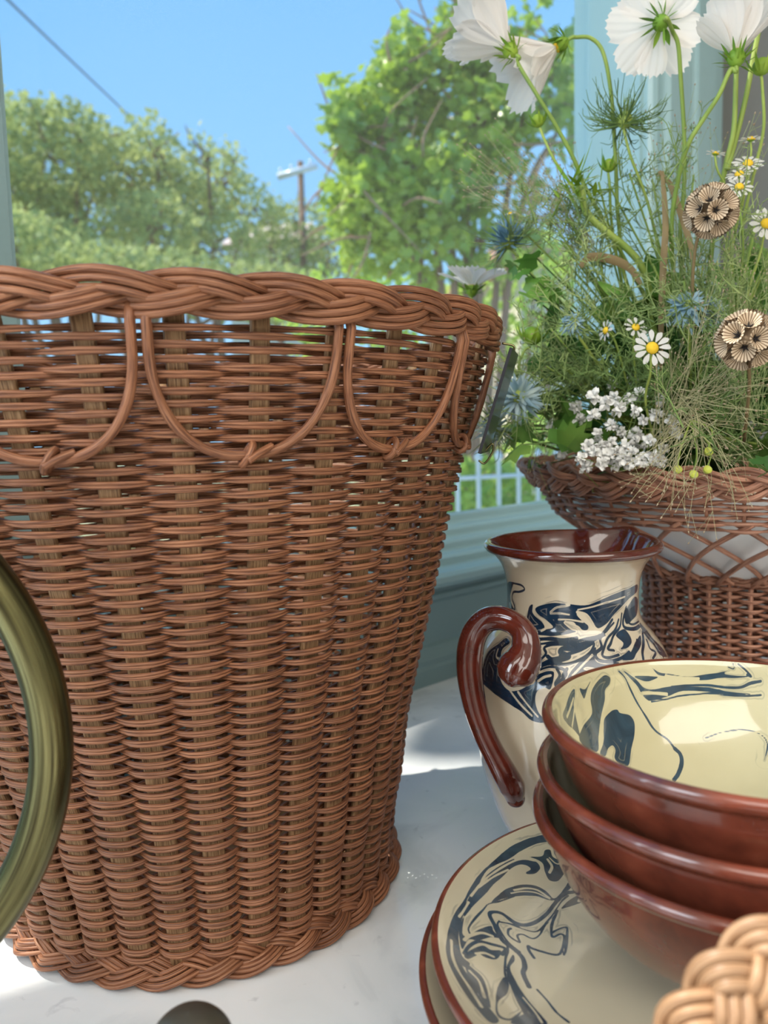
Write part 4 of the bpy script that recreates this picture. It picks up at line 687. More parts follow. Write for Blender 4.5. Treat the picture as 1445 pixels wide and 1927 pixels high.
for (px, py) in ((700, 300), (760, 180), (870, 100), (1000, 130), (1070, 200), (930, 300), (820, 330), (680, 430), (900, 450)):
    e = spot(px, py, 4.3); mid = np.array([*(root[:2]*0.6+e[:2]*0.4), 0.9+0.2*rng.random()]); tube(w, spline([root+rng.normal(size=3)*0.04*np.array([1, 1, 0]), mid, e], 10), np.linspace(0.035, 0.008, 21), m=6)
for _ in range(120):
    q = pts[rng.integers(len(pts))]; branch(w, q, q+rng.normal(size=3)*0.18, 0.008, 0.003, 0.1, 4)
w.obj('branches', mat('pinkish_bark', lin(168, 128, 108), 0.8), cr)

def shrub(label, px, py, rx, ry, depth, n, size, m='leaf'):
    c = spot(px, py, depth); rad = np.array([rx/FPX*depth, 0.35, ry/FPX*depth]); t = thing('garden_shrub', label, 'shrub', (c[0], c[1], GZ), 'low shrubs outside the window')
    f = Geo(); leaves(f, blob_pts(c, rad, n, 0.5), size, 'oval'); fo = f.obj('foliage', M[m], t, False); fo['kind'] = 'stuff'
    w = Geo()
    for k in range(6): branch(w, [c[0]+0.05*rng.normal(), c[1]+0.05*rng.normal(), GZ], c+rng.normal(size=3)*rad*0.4, 0.02, 0.006, 0.05)
    w.obj('stems', M['bark'], t)
M['shrub'] = leafmat('shrub_leaf', lin(104, 146, 56), lin(156, 190, 84), lin(206, 216, 116), 0.4, 0.4, lin(206, 230, 90), 3.0)
shrub('bright green shrub seen low between the basket and the planter', 900, 930, 110, 70, 3.4, 620, 0.062, 'shrub')
shrub('light green shrub behind the basket rim, below the creeper', 720, 600, 200, 110, 5.5, 900, 0.07, 'shrub')
shrub('loose pale shrub behind the wildflowers', 1010, 560, 120, 120, 5.0, 520, 0.065, 'shrub')
shrub('round shrub beside the low white fence', 1060, 830, 110, 90, 3.9, 560, 0.06, 'shrub')
# low white garden fence
fn = thing('garden_fence', 'low white metal garden fence glimpsed between the basket and the planter', 'fence', tuple(np.array([*spot(900, 950, 2.9)[:2], GZ])))
a, b = spot(780, 905, 2.85), spot(1150, 885, 3.2)
for z in (0, -0.16): g = Geo(); tube(g, [a+UP*z, b+UP*z], 0.008, m=6); g.obj('rail', M['pot'], fn)
for k in range(11):
    q = a+(b-a)*k/10; g = Geo(); tube(g, [[q[0], q[1], GZ], q+UP*0.06, q+UP*0.075, q+UP*0.10], [0.009, 0.009, 0.018, 0.002], m=6); g.obj('fence_post', M['pot'], fn)
# neighbour's house: pale wall with a window, and a tiled roof among the trees
hs = thing('neighbour_house', 'pale beige house wall behind the shrubs and wildflowers', 'house', tuple(np.array([*spot(1020, 700, 9.0)[:2], GZ])))
o = spot(980, 800, 9.0); g = Geo(); box(g, [o[0], o[1], GZ], [6.5, 1.0, 0], [-0.5, 4, 0], [0, 0, 4.55]); g.obj('wall', mat('beige_stucco', lin(214, 200, 176), 0.9), hs, False)
g = Geo(); box(g, [o[0]-0.3, o[1]-0.25, GZ+4.55], [7.1, 1.05, 0], [-0.55, 4.4, 0], [0, 0, 0.12]); g.obj('roof', mat('terracotta_roof', lin(186, 140, 116), 0.9), hs, False)
g = Geo(); box(g, [o[0]+1.2, o[1]+0.12, GZ+1.6], [1.0, 0.154, 0], [0.01, -0.06, 0], [0, 0, 1.2]); g.obj('window', M['slate'], hs, False)
h2 = thing('far_house', 'pink-roofed white house peeping out among the far trees', 'house', tuple(np.array([*spot(490, 600, 24.0)[:2], GZ])))
o = spot(492, 458, 24.0); g = Geo(); box(g, [o[0]-1.0, o[1], GZ], [2.6, 0, 0], [0, 4, 0], [0, 0, o[2]-GZ]); g.obj('wall', M['pot'], h2, False)
r0 = o+np.array([-1.2, -0.2, -0.05]); g = Geo(); g.add([r0, r0+[3.0, 0, 0.15], r0+[2.6, 2.1, 1.1], r0+[0.3, 2.1, 1.0], r0+[0, 4.4, 0], r0+[3.0, 4.4, 0]], [[0, 1, 2, 3], [3, 2, 5, 4]], [[0, 3, 4], [1, 5, 2]]); g.obj('roof', mat('pink_roof', lin(222, 196, 184), 0.9), h2, False)
up_ = thing('utility_pole', 'wooden utility pole with a pale crossarm above the far trees', 'pole', tuple(np.array([*spot(566, 400, 21.0)[:2], GZ])))
q = spot(565, 304, 21.0); g = Geo(); tube(g, [[q[0], q[1], GZ], q], [0.13, 0.075], m=8); g.obj('post', M['bark'], up_)
g = Geo(); tube(g, [spot(522, 333, 20.9), spot(597, 312, 20.9)], 0.085, m=6); g.obj('crossarm', M['pot'], up_)
for x, y in ((528, 328), (548, 322), (584, 312)): e = spot(x, y, 20.9); g = Geo(); tube(g, [e, e+UP*0.16], [0.05, 0.03], m=6); g.obj('insulator', M['pot'], up_)
g = Geo(); tube(g, spline([spot(-150, -160, 9.0), spot(15, 0, 12.0), spot(140, 120, 16.0), spot(262, 236, 21.0), spot(330, 300, 26)]), 0.022, m=6)
cbm = mat('cable_sheath', lin(110, 132, 160), 0.6); cb2 = g.obj('power_cable', cbm); tag(cb2, 'single dark power cable slanting across the blue sky at upper left', 'cable')
# unseen tree added outside at the left, placed to shade the counter
st = thing('added_shade_tree', 'unseen leafy tree added outside at left to keep sun off the counter', 'tree', (-3.5, 3.0, GZ))
f = Geo(); cc = np.array([-3.19, 2.83, 4.75])
leaves(f, blob_pts(cc, (1.30, 1.30, 1.0), 9500, 0.05), 0.16, 'oval'); fo = f.obj('foliage', M['leaf'], st, False); fo['kind'] = 'stuff'
w = Geo(); branch(w, (-3.5, 3.0, GZ), (-3.2, 2.75, 3.9), 0.16, 0.1, 0.02)
for k in range(12): branch(w, (-3.2, 2.75, 3.9), cc+rng.normal(size=3)*0.35, 0.06, 0.01, 0.08)
w.obj('trunk', M['bark'], st)

# ------------------------------------------------------------------ the wildflowers in the planter
def idir(x, y, toward=0.0): return unit(CR*x+CU*y-_F*toward)
def basis(a, hint=None):
    a = unit(a); h = np.array([0, 0, 1.0]) if abs(a[2]) < 0.9 else np.array([1.0, 0, 0])
    if hint is not None: h = hint
    x = unit(np.cross(h, a)); return x, np.cross(a, x), a
def stem_obj(parent, pts, r, m_='stem', name='stem', k=8):
    P = spline([p if isinstance(p, np.ndarray) else spot(*p) for p in pts], k); g = Geo(); tube(g, P, np.linspace(r, r*1.15, len(P)), m=7); return g.obj(name, M[m_], parent)
def petal_geo(c, ax, phi, L, W, a0, a1, seed, nu=12, nv=14, r0=0.002):
    x, y, a = basis(ax); rs = np.random.default_rng(seed)
    u = np.linspace(0, 1, nu)[:, None]; v = np.linspace(-1, 1, nv)[None, :]
    w = W*(0.16+0.84*np.sin(PI/2*np.clip(u/0.72, 0, 1))**1.1)*(1-0.10*np.clip((u-0.8)/0.2, 0, 1))
    edge = 1-0.13*v**2-0.085*np.abs(np.sin(2.5*PI*(v+0.2*rs.random())))*(np.clip((u-0.7)/0.3, 0, 1))
    al = a0+(a1-a0)*u**1.2+0.05*rs.normal(); du = 1/(nu-1)
    rad = r0+np.cumsum(np.sin(al)*L*du, 0)*edge; hh = np.cumsum(np.cos(al)*L*du, 0)*edge
    cup = 0.16*W*(v**2)*u+0.06*W*np.cos(v*PI*4.5+rs.random())*np.sqrt(u)+0.10*W*rs.normal()*v*u
    er = x*math.cos(phi)+y*math.sin(phi); et = np.cross(a, er)
    nrm_r = -np.cos(al); nrm_h = np.sin(al)
    P = c+(rad+nrm_r*cup)[..., None]*er+(hh+nrm_h*cup)[..., None]*a+(v*w)[..., None]*et
    i = np.arange(nu-1)[:, None]; j = np.arange(nv-1)[None, :]
    Q = np.stack([i*nv+j, i*nv+j+1, (i+1)*nv+j+1, (i+1)*nv+j], -1).reshape(-1, 4)
    return P.reshape(-1, 3), Q
def spike(geo, c, d, L, w, bend, side=None):
    """thin pointed bract: flat diamond strip, bent"""
    x, y, a = basis(d); s = x if side is None else side; k = np.linspace(0, 1, 5)[:, None]
    mid = c+a*L*k+np.asarray(bend)*L*k**2; ww = (w*np.sin(PI*np.clip(k*0.82+0.18, 0, 1)))
    V = np.concatenate([mid-s*ww, mid+s*ww, mid+y*ww*0.35]); n = 5; Q = []
    for i in range(n-1): Q += [[i, i+1, 2*n+i+1, 2*n+i], [2*n+i, 2*n+i+1, n+i+1, n+i]]
    geo.add(V, Q)
def cosmos(label, c, ax, L, a0, a1, n, stem, phis=None, seed=0, W=0.34, group='white cosmos in the planter'):
    t = thing('cosmos_flower', label, 'flower', tuple(c), group)
    x, y, a = basis(ax); phis = phis if phis is not None else [TAU*i/n+0.1*math.sin(i*3+seed) for i in range(n)]
    for i, ph in enumerate(phis):
        V, Q = petal_geo(c+a*0.004, ax, ph, L*(0.95+0.1*math.sin(i*2.3+seed)), L*W, a0+0.1*math.sin(i*1.7+seed), a1+0.12*math.sin(i*2.9+seed), seed*31+i); Geo().add(V, Q).obj('petal', M['petal'], t)
    g = Geo(); prof = [(0.0012, -0.006), (0.0035, -0.005), (0.0062, -0.001), (0.0066, 0.003), (0.0052, 0.006)]
    V, Q, *_ = lathe(prof, 16, (0, 0, 0), 3); V = c+V[:, :1]*x+V[:, 1:2]*y+V[:, 2:]*a; g.add(V, Q)
    for i in range(8):
        ph = TAU*i/8+0.2; er = x*math.cos(ph)+y*math.sin(ph)
        spike(g, c+er*0.0055, er*math.sin(a0)+a*math.cos(a0), 0.013, 0.0028, er*0.1)
        ph += TAU/16; er = x*math.cos(ph)+y*math.sin(ph); spike(g, c+er*0.0050-a*0.003, er*1.0+a*0.25, 0.015, 0.0010, a*(0.3*math.sin(i*2))-er*0.1)
    g.obj('calyx', M['calyx'], t)
    g = Geo(); V, Q, *_ = lathe([(0.0, 0.008), (0.003, 0.0075), (0.005, 0.006), (0.0055, 0.004)], 12, (0, 0, 0), 2); g.add(c+V[:, :1]*x+V[:, 1:2]*y+V[:, 2:]*a, Q); g.obj('disc', M['yellow'], t)
    stem_obj(t, [c-a*0.005, c-a*0.010]+list(stem), 0.0017)
    return t
RT = [(1330, 760, .76), (1350, 880, .79)]      # where the stems dive into the pot
c1 = spot(962, 97, .70)
cosmos('white cosmos at upper left of the bouquet, seen from the side below a hanging one', c1, idir(-.66, .70, -.25), .056, 0.45, 1.05, 8, [(975, 120, .70), (1010, 178, .70), (1048, 240, .705), (1080, 300, .71), (1100, 350, .72), (1150, 440, .73), (1215, 560, .75)]+RT, seed=1)
c2 = spot(1058, 82, .73)
cosmos('white cosmos nodding to the left on an arched stem', c2, idir(-.86, -.50, -.1), .062, 0.30, 0.95, 8, [(1085, 70, .73), (1112, 72, .73), (1135, 100, .73), (1150, 180, .73), (1158, 300, .735), (1164, 420, .74), (1190, 560, .75)]+RT, seed=2)
c3 = spot(1245, 42, .66)
cosmos('white cosmos at the top seen from behind, its green bracts spread like a star', c3, idir(-.12, .28, -.95), .042, 1.25, 1.55, 8, [(1266, 60, .665), (1276, 85, .67), (1281, 150, .68), (1287, 250, .69), (1287, 350, .70), (1280, 450, .71), (1295, 600, .73)]+RT, seed=3, W=0.34)
c4 = spot(1385, 112, .62)
cosmos('white cosmos opening upwards like a cup in the top right corner', c4, idir(.05, .97, -.1), .043, 0.55, 0.85, 8, [(1374, 132, .62), (1352, 180, .62), (1325, 222, .63), (1295, 272, .64), (1276, 340, .66), (1264, 430, .68), (1275, 560, .72)]+RT, phis=None, seed=4, W=0.32)
c5 = spot(888, 548, .84)
cosmos('white cosmos lying low just above the rim of the large basket', c5, idir(0, .95, .22), .037, 0.95, 1.30, 8, [(905, 600, .84), (960, 690, .83), (1080, 800, .82), (1200, 880, .81)], seed=5, W=0.36)
for i, (lb, pts) in enumerate((('flower stem rising straight out of the top of the picture behind the cup-shaped cosmos', [(1402, -150, .66), (1394, 0, .66), (1386, 120, .665), (1381, 240, .67), (1366, 310, .68), (1345, 420, .70), (1330, 560, .72)]),
                            ('leaning flower stem at the top right leaving the picture beside the cup-shaped cosmos', [(1480, -160, .66), (1440, 0, .66), (1421, 90, .665), (1404, 180, .67), (1384, 262, .675), (1368, 320, .68)]))):
    t = thing('tall_flower', lb, 'flower', tuple(spot(*pts[-1])), 'tall bare stems'); stem_obj(t, pts, .0020)
t = thing('thick_stem', 'thick yellow-green stem bending in from the left, with leafy tip', 'stem', tuple(spot(1230, 640, .73)))
stem_obj(t, [(1092, 350, .70), (1104, 400, .70), (1140, 435, .70), (1180, 468, .705), (1206, 500, .71), (1222, 550, .72), (1235, 640, .73), (1290, 780, .76)], .0030)
g = Geo()
for k in range(26):
    q = spot(1095+20*rng.normal(), 355+22*rng.normal(), .70); spike(g, q, rng.normal(size=3)+UP*0.6, .018+.012*rng.random(), .0022, rng.normal(size=3)*0.2)
g.obj('leaflets', M['calyx'], t)['kind'] = 'stuff'

def bud(label, px, py, d, r, ax, stem):
    c = spot(px, py, d); t = thing('flower_bud', label, 'bud', tuple(c), 'green flower buds'); x, y, a = basis(ax); R = r/FPX*d
    g = Geo(); V, Q, *_ = lathe([(0.0, -R*.9), (R*.6, -R*.7), (R*.95, -R*.1), (R*.9, R*.4), (R*.5, R*.85), (0, R)], 14, (0, 0, 0), 3); g.add(c+V[:, :1]*x+V[:, 1:2]*y+V[:, 2:]*a, Q); g.obj('bud_body', M['calyx'], t)
    g = Geo()
    for i in range(8):
        ph = TAU*i/8; er = x*math.cos(ph)+y*math.sin(ph); spike(g, c+er*R*.7-a*R*.6, er*.9+a*.6, R*2.0, R*.22, a*0.3-er*0.2)
    g.obj('bracts', M['calyx'], t); stem_obj(t, [c-a*R]+list(stem), .0012)
bud('bud with a pale yellow tip below the two white cosmos', 1012, 228, .71, 13, idir(-.3, .9, .1), [(1024, 262, .71), (1042, 300, .71), (1062, 330, .715), (1095, 380, .72)])
bud('spiky bud in front of the window jamb', 1146, 312, .72, 13, idir(.1, 1, .1), [(1147, 350, .72), (1152, 430, .73), (1175, 560, .74)])
bud('fat green bud to the right of the large basket rim', 1001, 633, .72, 19, idir(.15, .95, .2), [(985, 662, .72), (976, 695, .72), (990, 740, .73), (1060, 820, .76)])
bud('green bud at the right edge under the cup-shaped cosmos', 1433, 126, .64, 17, idir(0, 1, .1), [(1434, 160, .64), (1437, 240, .65), (1420, 320, .67), (1390, 450, .70)])

def chamomile(label, px, py, d, R_px, ax, n, stem, seed=0):
    c = spot(px, py, d); R = R_px/FPX*d; t = thing('chamomile', label, 'flower', tuple(c), 'small daisy-like chamomile flowers'); x, y, a = basis(ax)
    V, Q, *_ = lathe([(0.0, R*.30), (R*.18, R*.27), (R*.32, R*.16), (R*.38, 0.0), (R*.2, -R*.08)], 18, (0, 0, 0), 3)
    V = V*(1+0.05*np.sin(np.arange(len(V))*2.4))[:, None]; Geo().add(c+V[:, :1]*x+V[:, 1:2]*y+V[:, 2:]*a, Q).obj('disc', M['yellow'], t)
    for i in range(n):
        V, Q = petal_geo(c, ax, TAU*i/n+0.05*math.sin(i*5+seed), R*.78, R*.17, 1.35, 1.75, seed*17+i, 6, 5, R*.28); Geo().add(V, Q).obj('petal', M['petal'], t)
    g = Geo(); V, Q, *_ = lathe([(0.0006, -R*.2), (R*.3, -R*.10), (R*.34, -R*.02)], 10, (0, 0, 0), 2); g.add(c+V[:, :1]*x+V[:, 1:2]*y+V[:, 2:]*a, Q); g.obj('calyx', M['calyx'], t)
    stem_obj(t, [c-a*R*.2]+list(stem), .0009)
chamomile('chamomile facing straight out in the middle of the greenery', 1227, 655, .60, 31, idir(.02, .12, 1), 12, [(1224, 700, .61), (1215, 760, .63), (1240, 860, .66)], 1)
chamomile('uppermost chamomile of the group of three at right', 1407, 308, .66, 25, idir(-.1, .55, .6), 11, [(1405, 345, .66), (1385, 430, .68), (1360, 560, .70)], 2)
chamomile('middle chamomile of the group of three at right', 1391, 328, .655, 22, idir(-.3, .7, .5), 11, [(1390, 360, .66), (1375, 450, .68), (1350, 560, .70)], 3)
chamomile('lowest chamomile of the group of three, just above the papery seed ball', 1391, 352, .65, 22, idir(-.1, .4, .8), 11, [(1392, 390, .66), (1398, 480, .67), (1380, 600, .70)], 4)
chamomile('chamomile cut by the right edge beside the seed ball', 1441, 421, .64, 27, idir(.0, .15, 1), 12, [(1432, 470, .65), (1405, 560, .67), (1380, 680, .70)], 5)
chamomile('chamomile with bright yellow centre half hidden by foliage', 1196, 616, .64, 20, idir(.1, .3, .7), 9, [(1192, 660, .65), (1200, 760, .68)], 6)
chamomile('chamomile turned sideways left of the half-hidden one', 1140, 622, .65, 18, idir(-.9, .1, .3), 9, [(1160, 650, .66), (1190, 760, .68)], 7)
chamomile('small chamomile seen from the side near the right edge', 1413, 263, .67, 20, idir(0, .95, .2), 10, [(1412, 300, .67), (1395, 400, .69)], 8)
chamomile('small half-open chamomile left of the one seen from the side', 1346, 290, .67, 16, idir(.2, .9, .1), 8, [(1350, 320, .67), (1372, 380, .68), (1362, 520, .70)], 9)
chamomile('tiny chamomile at the left among the hazy grasses', 960, 402, .76, 11, idir(-.3, .8, .4), 7, [(975, 425, .76), (1030, 480, .76), (1110, 560, .76), (1180, 700, .77)], 10)

def nigella(label, px, py, d, R_px, ax, n, w, L, bend, mname, hair, stem, thr='fern'):
    c = spot(px, py, d); R = R_px/FPX*d; t = thing('nigella', label, 'flower', tuple(c), 'blue love-in-a-mist heads'); x, y, a = basis(ax)
    g = Geo()
    for i in range(n):
        k = (i+.5)/n; th = math.acos(1-1.5*k); ph = i*2.39996; dr = x*math.cos(ph)*math.sin(th)+y*math.sin(ph)*math.sin(th)+a*math.cos(th)
        spike(g, c+dr*R*.18, dr*1+rng.normal(size=3)*.12, R*L*(0.8+.3*rng.random()), R*w, (a*bend+rng.normal(size=3)*.12), unit(np.cross(a, dr)+1e-6))
    g.obj('bracts', M[mname], t)['kind'] = 'stuff'
    V, Q, *_ = lathe([(0.0, -R*.4), (R*.3, -R*.25), (R*.38, 0.0), (R*.25, R*.3), (0, R*.4)], 12, (0, 0, 0), 3); Geo().add(c+V[:, :1]*x+V[:, 1:2]*y+V[:, 2:]*a, Q).obj('seed_head', M['stem'], t)
    g = Geo()
    for i in range(hair):
        ph = rng.random()*TAU; dr = unit(x*math.cos(ph)+y*math.sin(ph)+a*(rng.random()*1.2-.4)); p0 = c+dr*R*.2-a*R*.2; p1 = p0+dr*R*(.9+.7*rng.random()); p2 = p1+(dr+a*0.9+rng.normal(size=3)*.3)*R*.5
        tube(g, spline([p0, p1, p2], 4), [.0006, .00055, .0005, .00045, .0004, .0004, .00035, .0003, .0002], m=3, caps=False)
        for _ in range(2):
            q = p0+(p1-p0)*(.4+.5*rng.random()); tube(g, [q, q+(dr+rng.normal(size=3)*.7)*R*.45], [.0004, .0002], m=3, caps=False)
    if hair: g.obj('hairy_collar', M[thr], t)['kind'] = 'stuff'
    stem_obj(t, [c-a*R*.3]+list(stem), .0012)
nigella('dark blue spiky nigella against the pale garden at left of the bouquet', 957, 455, .75, 40, idir(-.35, .8, .2), 90, .075, 1.0, .15, 'blue', 34, [(985, 500, .75), (1020, 540, .75), (1090, 640, .76), (1180, 780, .78)])
nigella('grey-green wiry nigella in front of the window jamb', 1175, 226, .71, 40, idir(.15, .8, .1), 46, .035, 1.0, .35, 'stem_dark', 60, [(1185, 290, .71), (1215, 370, .72), (1235, 450, .73), (1270, 620, .75)], 'stem_dark')
nigella('round tight blue-green nigella right of the fat bud', 1076, 607, .66, 27, idir(-.1, .5, .8), 90, .13, .75, -.45, 'blue', 26, [(1100, 650, .67), (1150, 720, .70), (1210, 800, .73)])
nigella('large pale blue nigella nearest the hanging tag', 976, 748, .68, 46, idir(-.25, .25, .85), 110, .085, .98, -.1, 'blue_pale', 26, [(1010, 770, .70), (1080, 820, .74), (1180, 880, .78)])
nigella('pale lilac-blue nigella pair, left bloom, above the chamomile', 1293, 578, .64, 38, idir(-.3, .5, .7), 70, .13, .95, -.3, 'blue_pale', 22, [(1296, 640, .65), (1300, 740, .69)])
nigella('pale lilac-blue nigella pair, right bloom, beside the papery seed ball', 1336, 588, .65, 38, idir(.4, .45, .7), 70, .13, .95, -.3, 'blue_pale', 22, [(1325, 650, .66), (1312, 740, .69)])
nigella('small closed blue nigella above the greenery', 1131, 492, .72, 15, idir(0, .9, .2), 40, .12, .95, -.3, 'blue', 26, [(1136, 530, .72), (1160, 620, .74), (1200, 760, .76)])
nigella('faded green-blue nigella low at the left over the planter rim', 930, 806, .72, 34, idir(-.7, -.1, .6), 70, .08, .95, .0, 'blue_pale', 30, [(970, 820, .73), (1060, 850, .76)])

def seed_ball(label, px, py, d, R_px, stem, n=26, tilt=0.0):
    c = spot(px, py, d); R = R_px/FPX*d; t = thing('seed_pod', label, 'seed head', tuple(c), 'papery round seed heads')
    V, Q, *_ = lathe([(0, -R*.55), (R*.5, -R*.25), (R*.5, R*.25), (0, R*.55)], 10, (0, 0, 0), 3); Geo().add(V+c, Q).obj('core', M['seed'], t)
    for i in range(n):
        k = (i+.5)/n; th = math.acos(1-2*k); ph = i*2.39996+tilt; dr = np.array([math.cos(ph)*math.sin(th), math.sin(ph)*math.sin(th), math.cos(th)]); x, y, a = basis(dr)
        s = R*.36; rr = np.array([.10, .18, .55, .85, 1.0, 1.06])*s; hh = np.array([.50, .56, .80, .93, 1.0, 1.0])*R*.98; m = 36; an = np.arange(m)*TAU/m
        fl = 1+0.05*np.cos(an*18); V = (c+(rr[:, None]*fl[None]*np.cos(an)[None])[..., None]*x+(rr[:, None]*fl[None]*np.sin(an)[None])[..., None]*y+(hh[:, None]+R*.02*np.cos(an*18)[None]*np.linspace(0, 1, 6)[:, None])[..., None]*a).reshape(-1, 3)
        ii = np.arange(5)[:, None]; jj = np.arange(m)[None]; Q = np.stack([ii*m+jj, ii*m+(jj+1) % m, (ii+1)*m+(jj+1) % m, (ii+1)*m+jj], -1).reshape(-1, 4)
        rib = np.repeat((0.5+0.5*np.cos(an*18))[None], 6, 0).reshape(-1, 1)*np.ones(3); cup = Geo().add(V, Q, None, rib).obj('seed_cup', M['seed_cup'], t)
        g = Geo(); pc_ = c+a*R*.62
        for q in range(5):
            e = x*math.cos(TAU*q/5+i)+y*math.sin(TAU*q/5+i); tube(g, [pc_, pc_+e*s*.22+a*s*.10, pc_+e*s*.50+a*s*.34], [s*.13, s*.07, s*.01], m=4)
        g.obj('seed_star', M['seed_dark'], cup)
    stem_obj(t, [c-UP*R*.5]+list(stem), .0012, 'dry')
seed_ball('papery round seed ball on a dark stem below the chamomile trio', 1338, 397, .60, 48, [(1312, 450, .61), (1303, 540, .63), (1310, 640, .66)])
seed_ball('papery round seed ball at the right edge above the planter', 1404, 640, .56, 54, [(1410, 720, .58), (1400, 830, .63)], 24, 1.1)

# gypsophila: little white crumpled florets on hair-thin stems
def floret_mesh(seed, R):
    rs = np.random.default_rng(seed); g = Geo(); V0, T0 = leaf_shape('oval')
    for i in range(20):
        d = unit(rs.normal(size=3)+np.array([0, 0, .4])); x, y, a = basis(unit(np.cross(d, rs.normal(size=3))))
        V = V0*R*np.array([1.3, .95, 1.6])*(.8+.4*rs.random()); g.add(d*R*.12+V[:, :1]*np.cross(d, a)+V[:, 1:2]*d+V[:, 2:]*a, None, T0)
    return g.mesh('floret', M['floret'], False)
FM = [floret_mesh(i, .0056) for i in range(5)]
spr = [('baby’s breath sprig spilling over the planter rim, left half of the white cloud', [(1125, 815), (1115, 780), (1140, 760), (1108, 840), (1150, 800), (1165, 770), (1130, 838), (1095, 862), (1120, 850), (1148, 832), (1170, 812), (1160, 848), (1142, 856), (1180, 835), (1105, 878), (1132, 872), (1156, 872), (1175, 858), (1118, 745), (1156, 748), (1172, 862)]),
       ('baby’s breath sprig at the right of the white cloud, with the largest florets', [(1195, 770), (1212, 790), (1236, 782), (1262, 790), (1194, 816), (1222, 830), (1248, 845), (1190, 850), (1205, 745), (1244, 752), (1270, 812), (1228, 858), (1208, 866), (1242, 868), (1192, 872), (1184, 748), (1200, 742)]),
       ('baby’s breath sprig behind, faint among the leaves', [(1050, 820), (1040, 800), (1065, 835), (1075, 800), (1090, 790), (1060, 850), (1085, 765), (1080, 825), (1220, 720), (1190, 715), (1150, 725), (1235, 700)])]
for si, (lb, ps) in enumerate(spr):
    dep = (.645, .635, .70)[si]; base = spot(1200, 900, .72); t = thing('gypsophila_sprig', lb.replace('’', ''), 'flower', tuple(base), 'baby breath sprigs'); g = Geo()
    for i, (px, py) in enumerate(ps+[(x+11*math.sin(k*2.1), y+9*math.cos(k*1.3)) for k, (x, y) in enumerate(ps)]):
        q = spot(px, py, dep+0.02*rng.random()-(0.012 if i < len(ps) else -0.012)); o = link('floret', FM[i % 5], t); o.location = q-base; o.rotation_euler = tuple(rng.random(3)*6); s = (1.0 if i < len(ps) else .6)*(.8+.35*rng.random()); o.scale = (s, s, s)
        tube(g, spline([base+rng.normal(size=3)*.01, (base+q)/2+rng.normal(size=3)*.012, q], 4), .0004, m=3, caps=False)
    g.obj('stems', M['stem'], t)['kind'] = 'stuff'

# hair-fine grass panicles
def panicle(label, base, tips, n, spread, m_='wisp', seeds=True, r=.00024, grp='airy grass panicles'):
    b0 = b = spot(*base); t = thing('grass_panicle', label, 'grass', tuple(b), grp); g = Geo(); sd = Geo()
    for i in range(n):
        k = tips[rng.integers(len(tips))]; b = b0+rng.normal(size=3)*.007; e = spot(k[0]+spread*rng.normal(), k[1]+spread*rng.normal(), k[2]+.02*rng.normal())
        mid = b+(e-b)*(.35+.2*rng.random())+rng.normal(size=3)*.006; P = spline([b, mid, e], 5); tube(g, P, np.linspace(r*1.4, r*.7, len(P)), m=3, caps=False)
        for _ in range(3):
            j = rng.integers(5, len(P)-1); q = P[j]; e2 = q+(P[-1]-P[0])*0.10+rng.normal(size=3)*.010; tube(g, [q, e2], [r*.8, r*.5], m=3, caps=False)
            if seeds: tube(sd, [e2, e2+unit(e2-q)*.0016], [.0006, .0002], m=4)
        if seeds: tube(sd, [P[-1], P[-1]+unit(P[-1]-P[-2])*.002], [.0007, .0002], m=4)
    g.obj('hairs', M[m_], t)['kind'] = 'stuff'
    if seeds: sd.obj('seeds', M['seed'], t)['kind'] = 'stuff'
panicle('pale grass panicle fanning out over the front of the planter rim', (1310, 800, .58), [(1240, 960, .56), (1290, 970, .56), (1340, 975, .56), (1390, 940, .56), (1210, 900, .57), (1270, 930, .56)], 26, 24, r=.00022)
panicle('pale grass panicle sweeping to the right edge over the rim', (1280, 760, .60), [(1400, 850, .57), (1440, 800, .57), (1460, 870, .57), (1440, 720, .58), (1380, 780, .57)], 26, 22, r=.00022)
panicle('grass panicle with fine hairs reaching up in the middle', (1250, 840, .62), [(1330, 640, .60), (1370, 580, .60), (1280, 610, .61), (1420, 640, .59), (1250, 700, .60)], 30, 26, r=.00024)
panicle('hazy brownish grass cloud before the creeper bush at left', (1110, 470, .76), [(950, 290, .76), (1000, 310, .76), (920, 350, .76), (1030, 350, .76), (980, 400, .76), (900, 300, .76), (1040, 290, .76)], 70, 24, 'wisp')
panicle('thin grasses before the teal window casing', (1290, 520, .70), [(1250, 260, .70), (1320, 240, .70), (1200, 300, .70), (1370, 200, .69), (1280, 330, .70), (1420, 260, .69)], 30, 30, 'wisp_green')
panicle('feathery grass hanging at the left over the planter', (1090, 700, .72), [(960, 640, .72), (940, 700, .72), (1000, 590, .72), (960, 800, .72), (1010, 850, .72)], 60, 24, 'wisp_green')
panicle('wispy grass between the two papery seed balls', (1400, 780, .64), [(1300, 480, .66), (1380, 470, .66), (1430, 520, .66), (1440, 560, .66), (1350, 500, .66)], 60, 24, 'wisp_green')

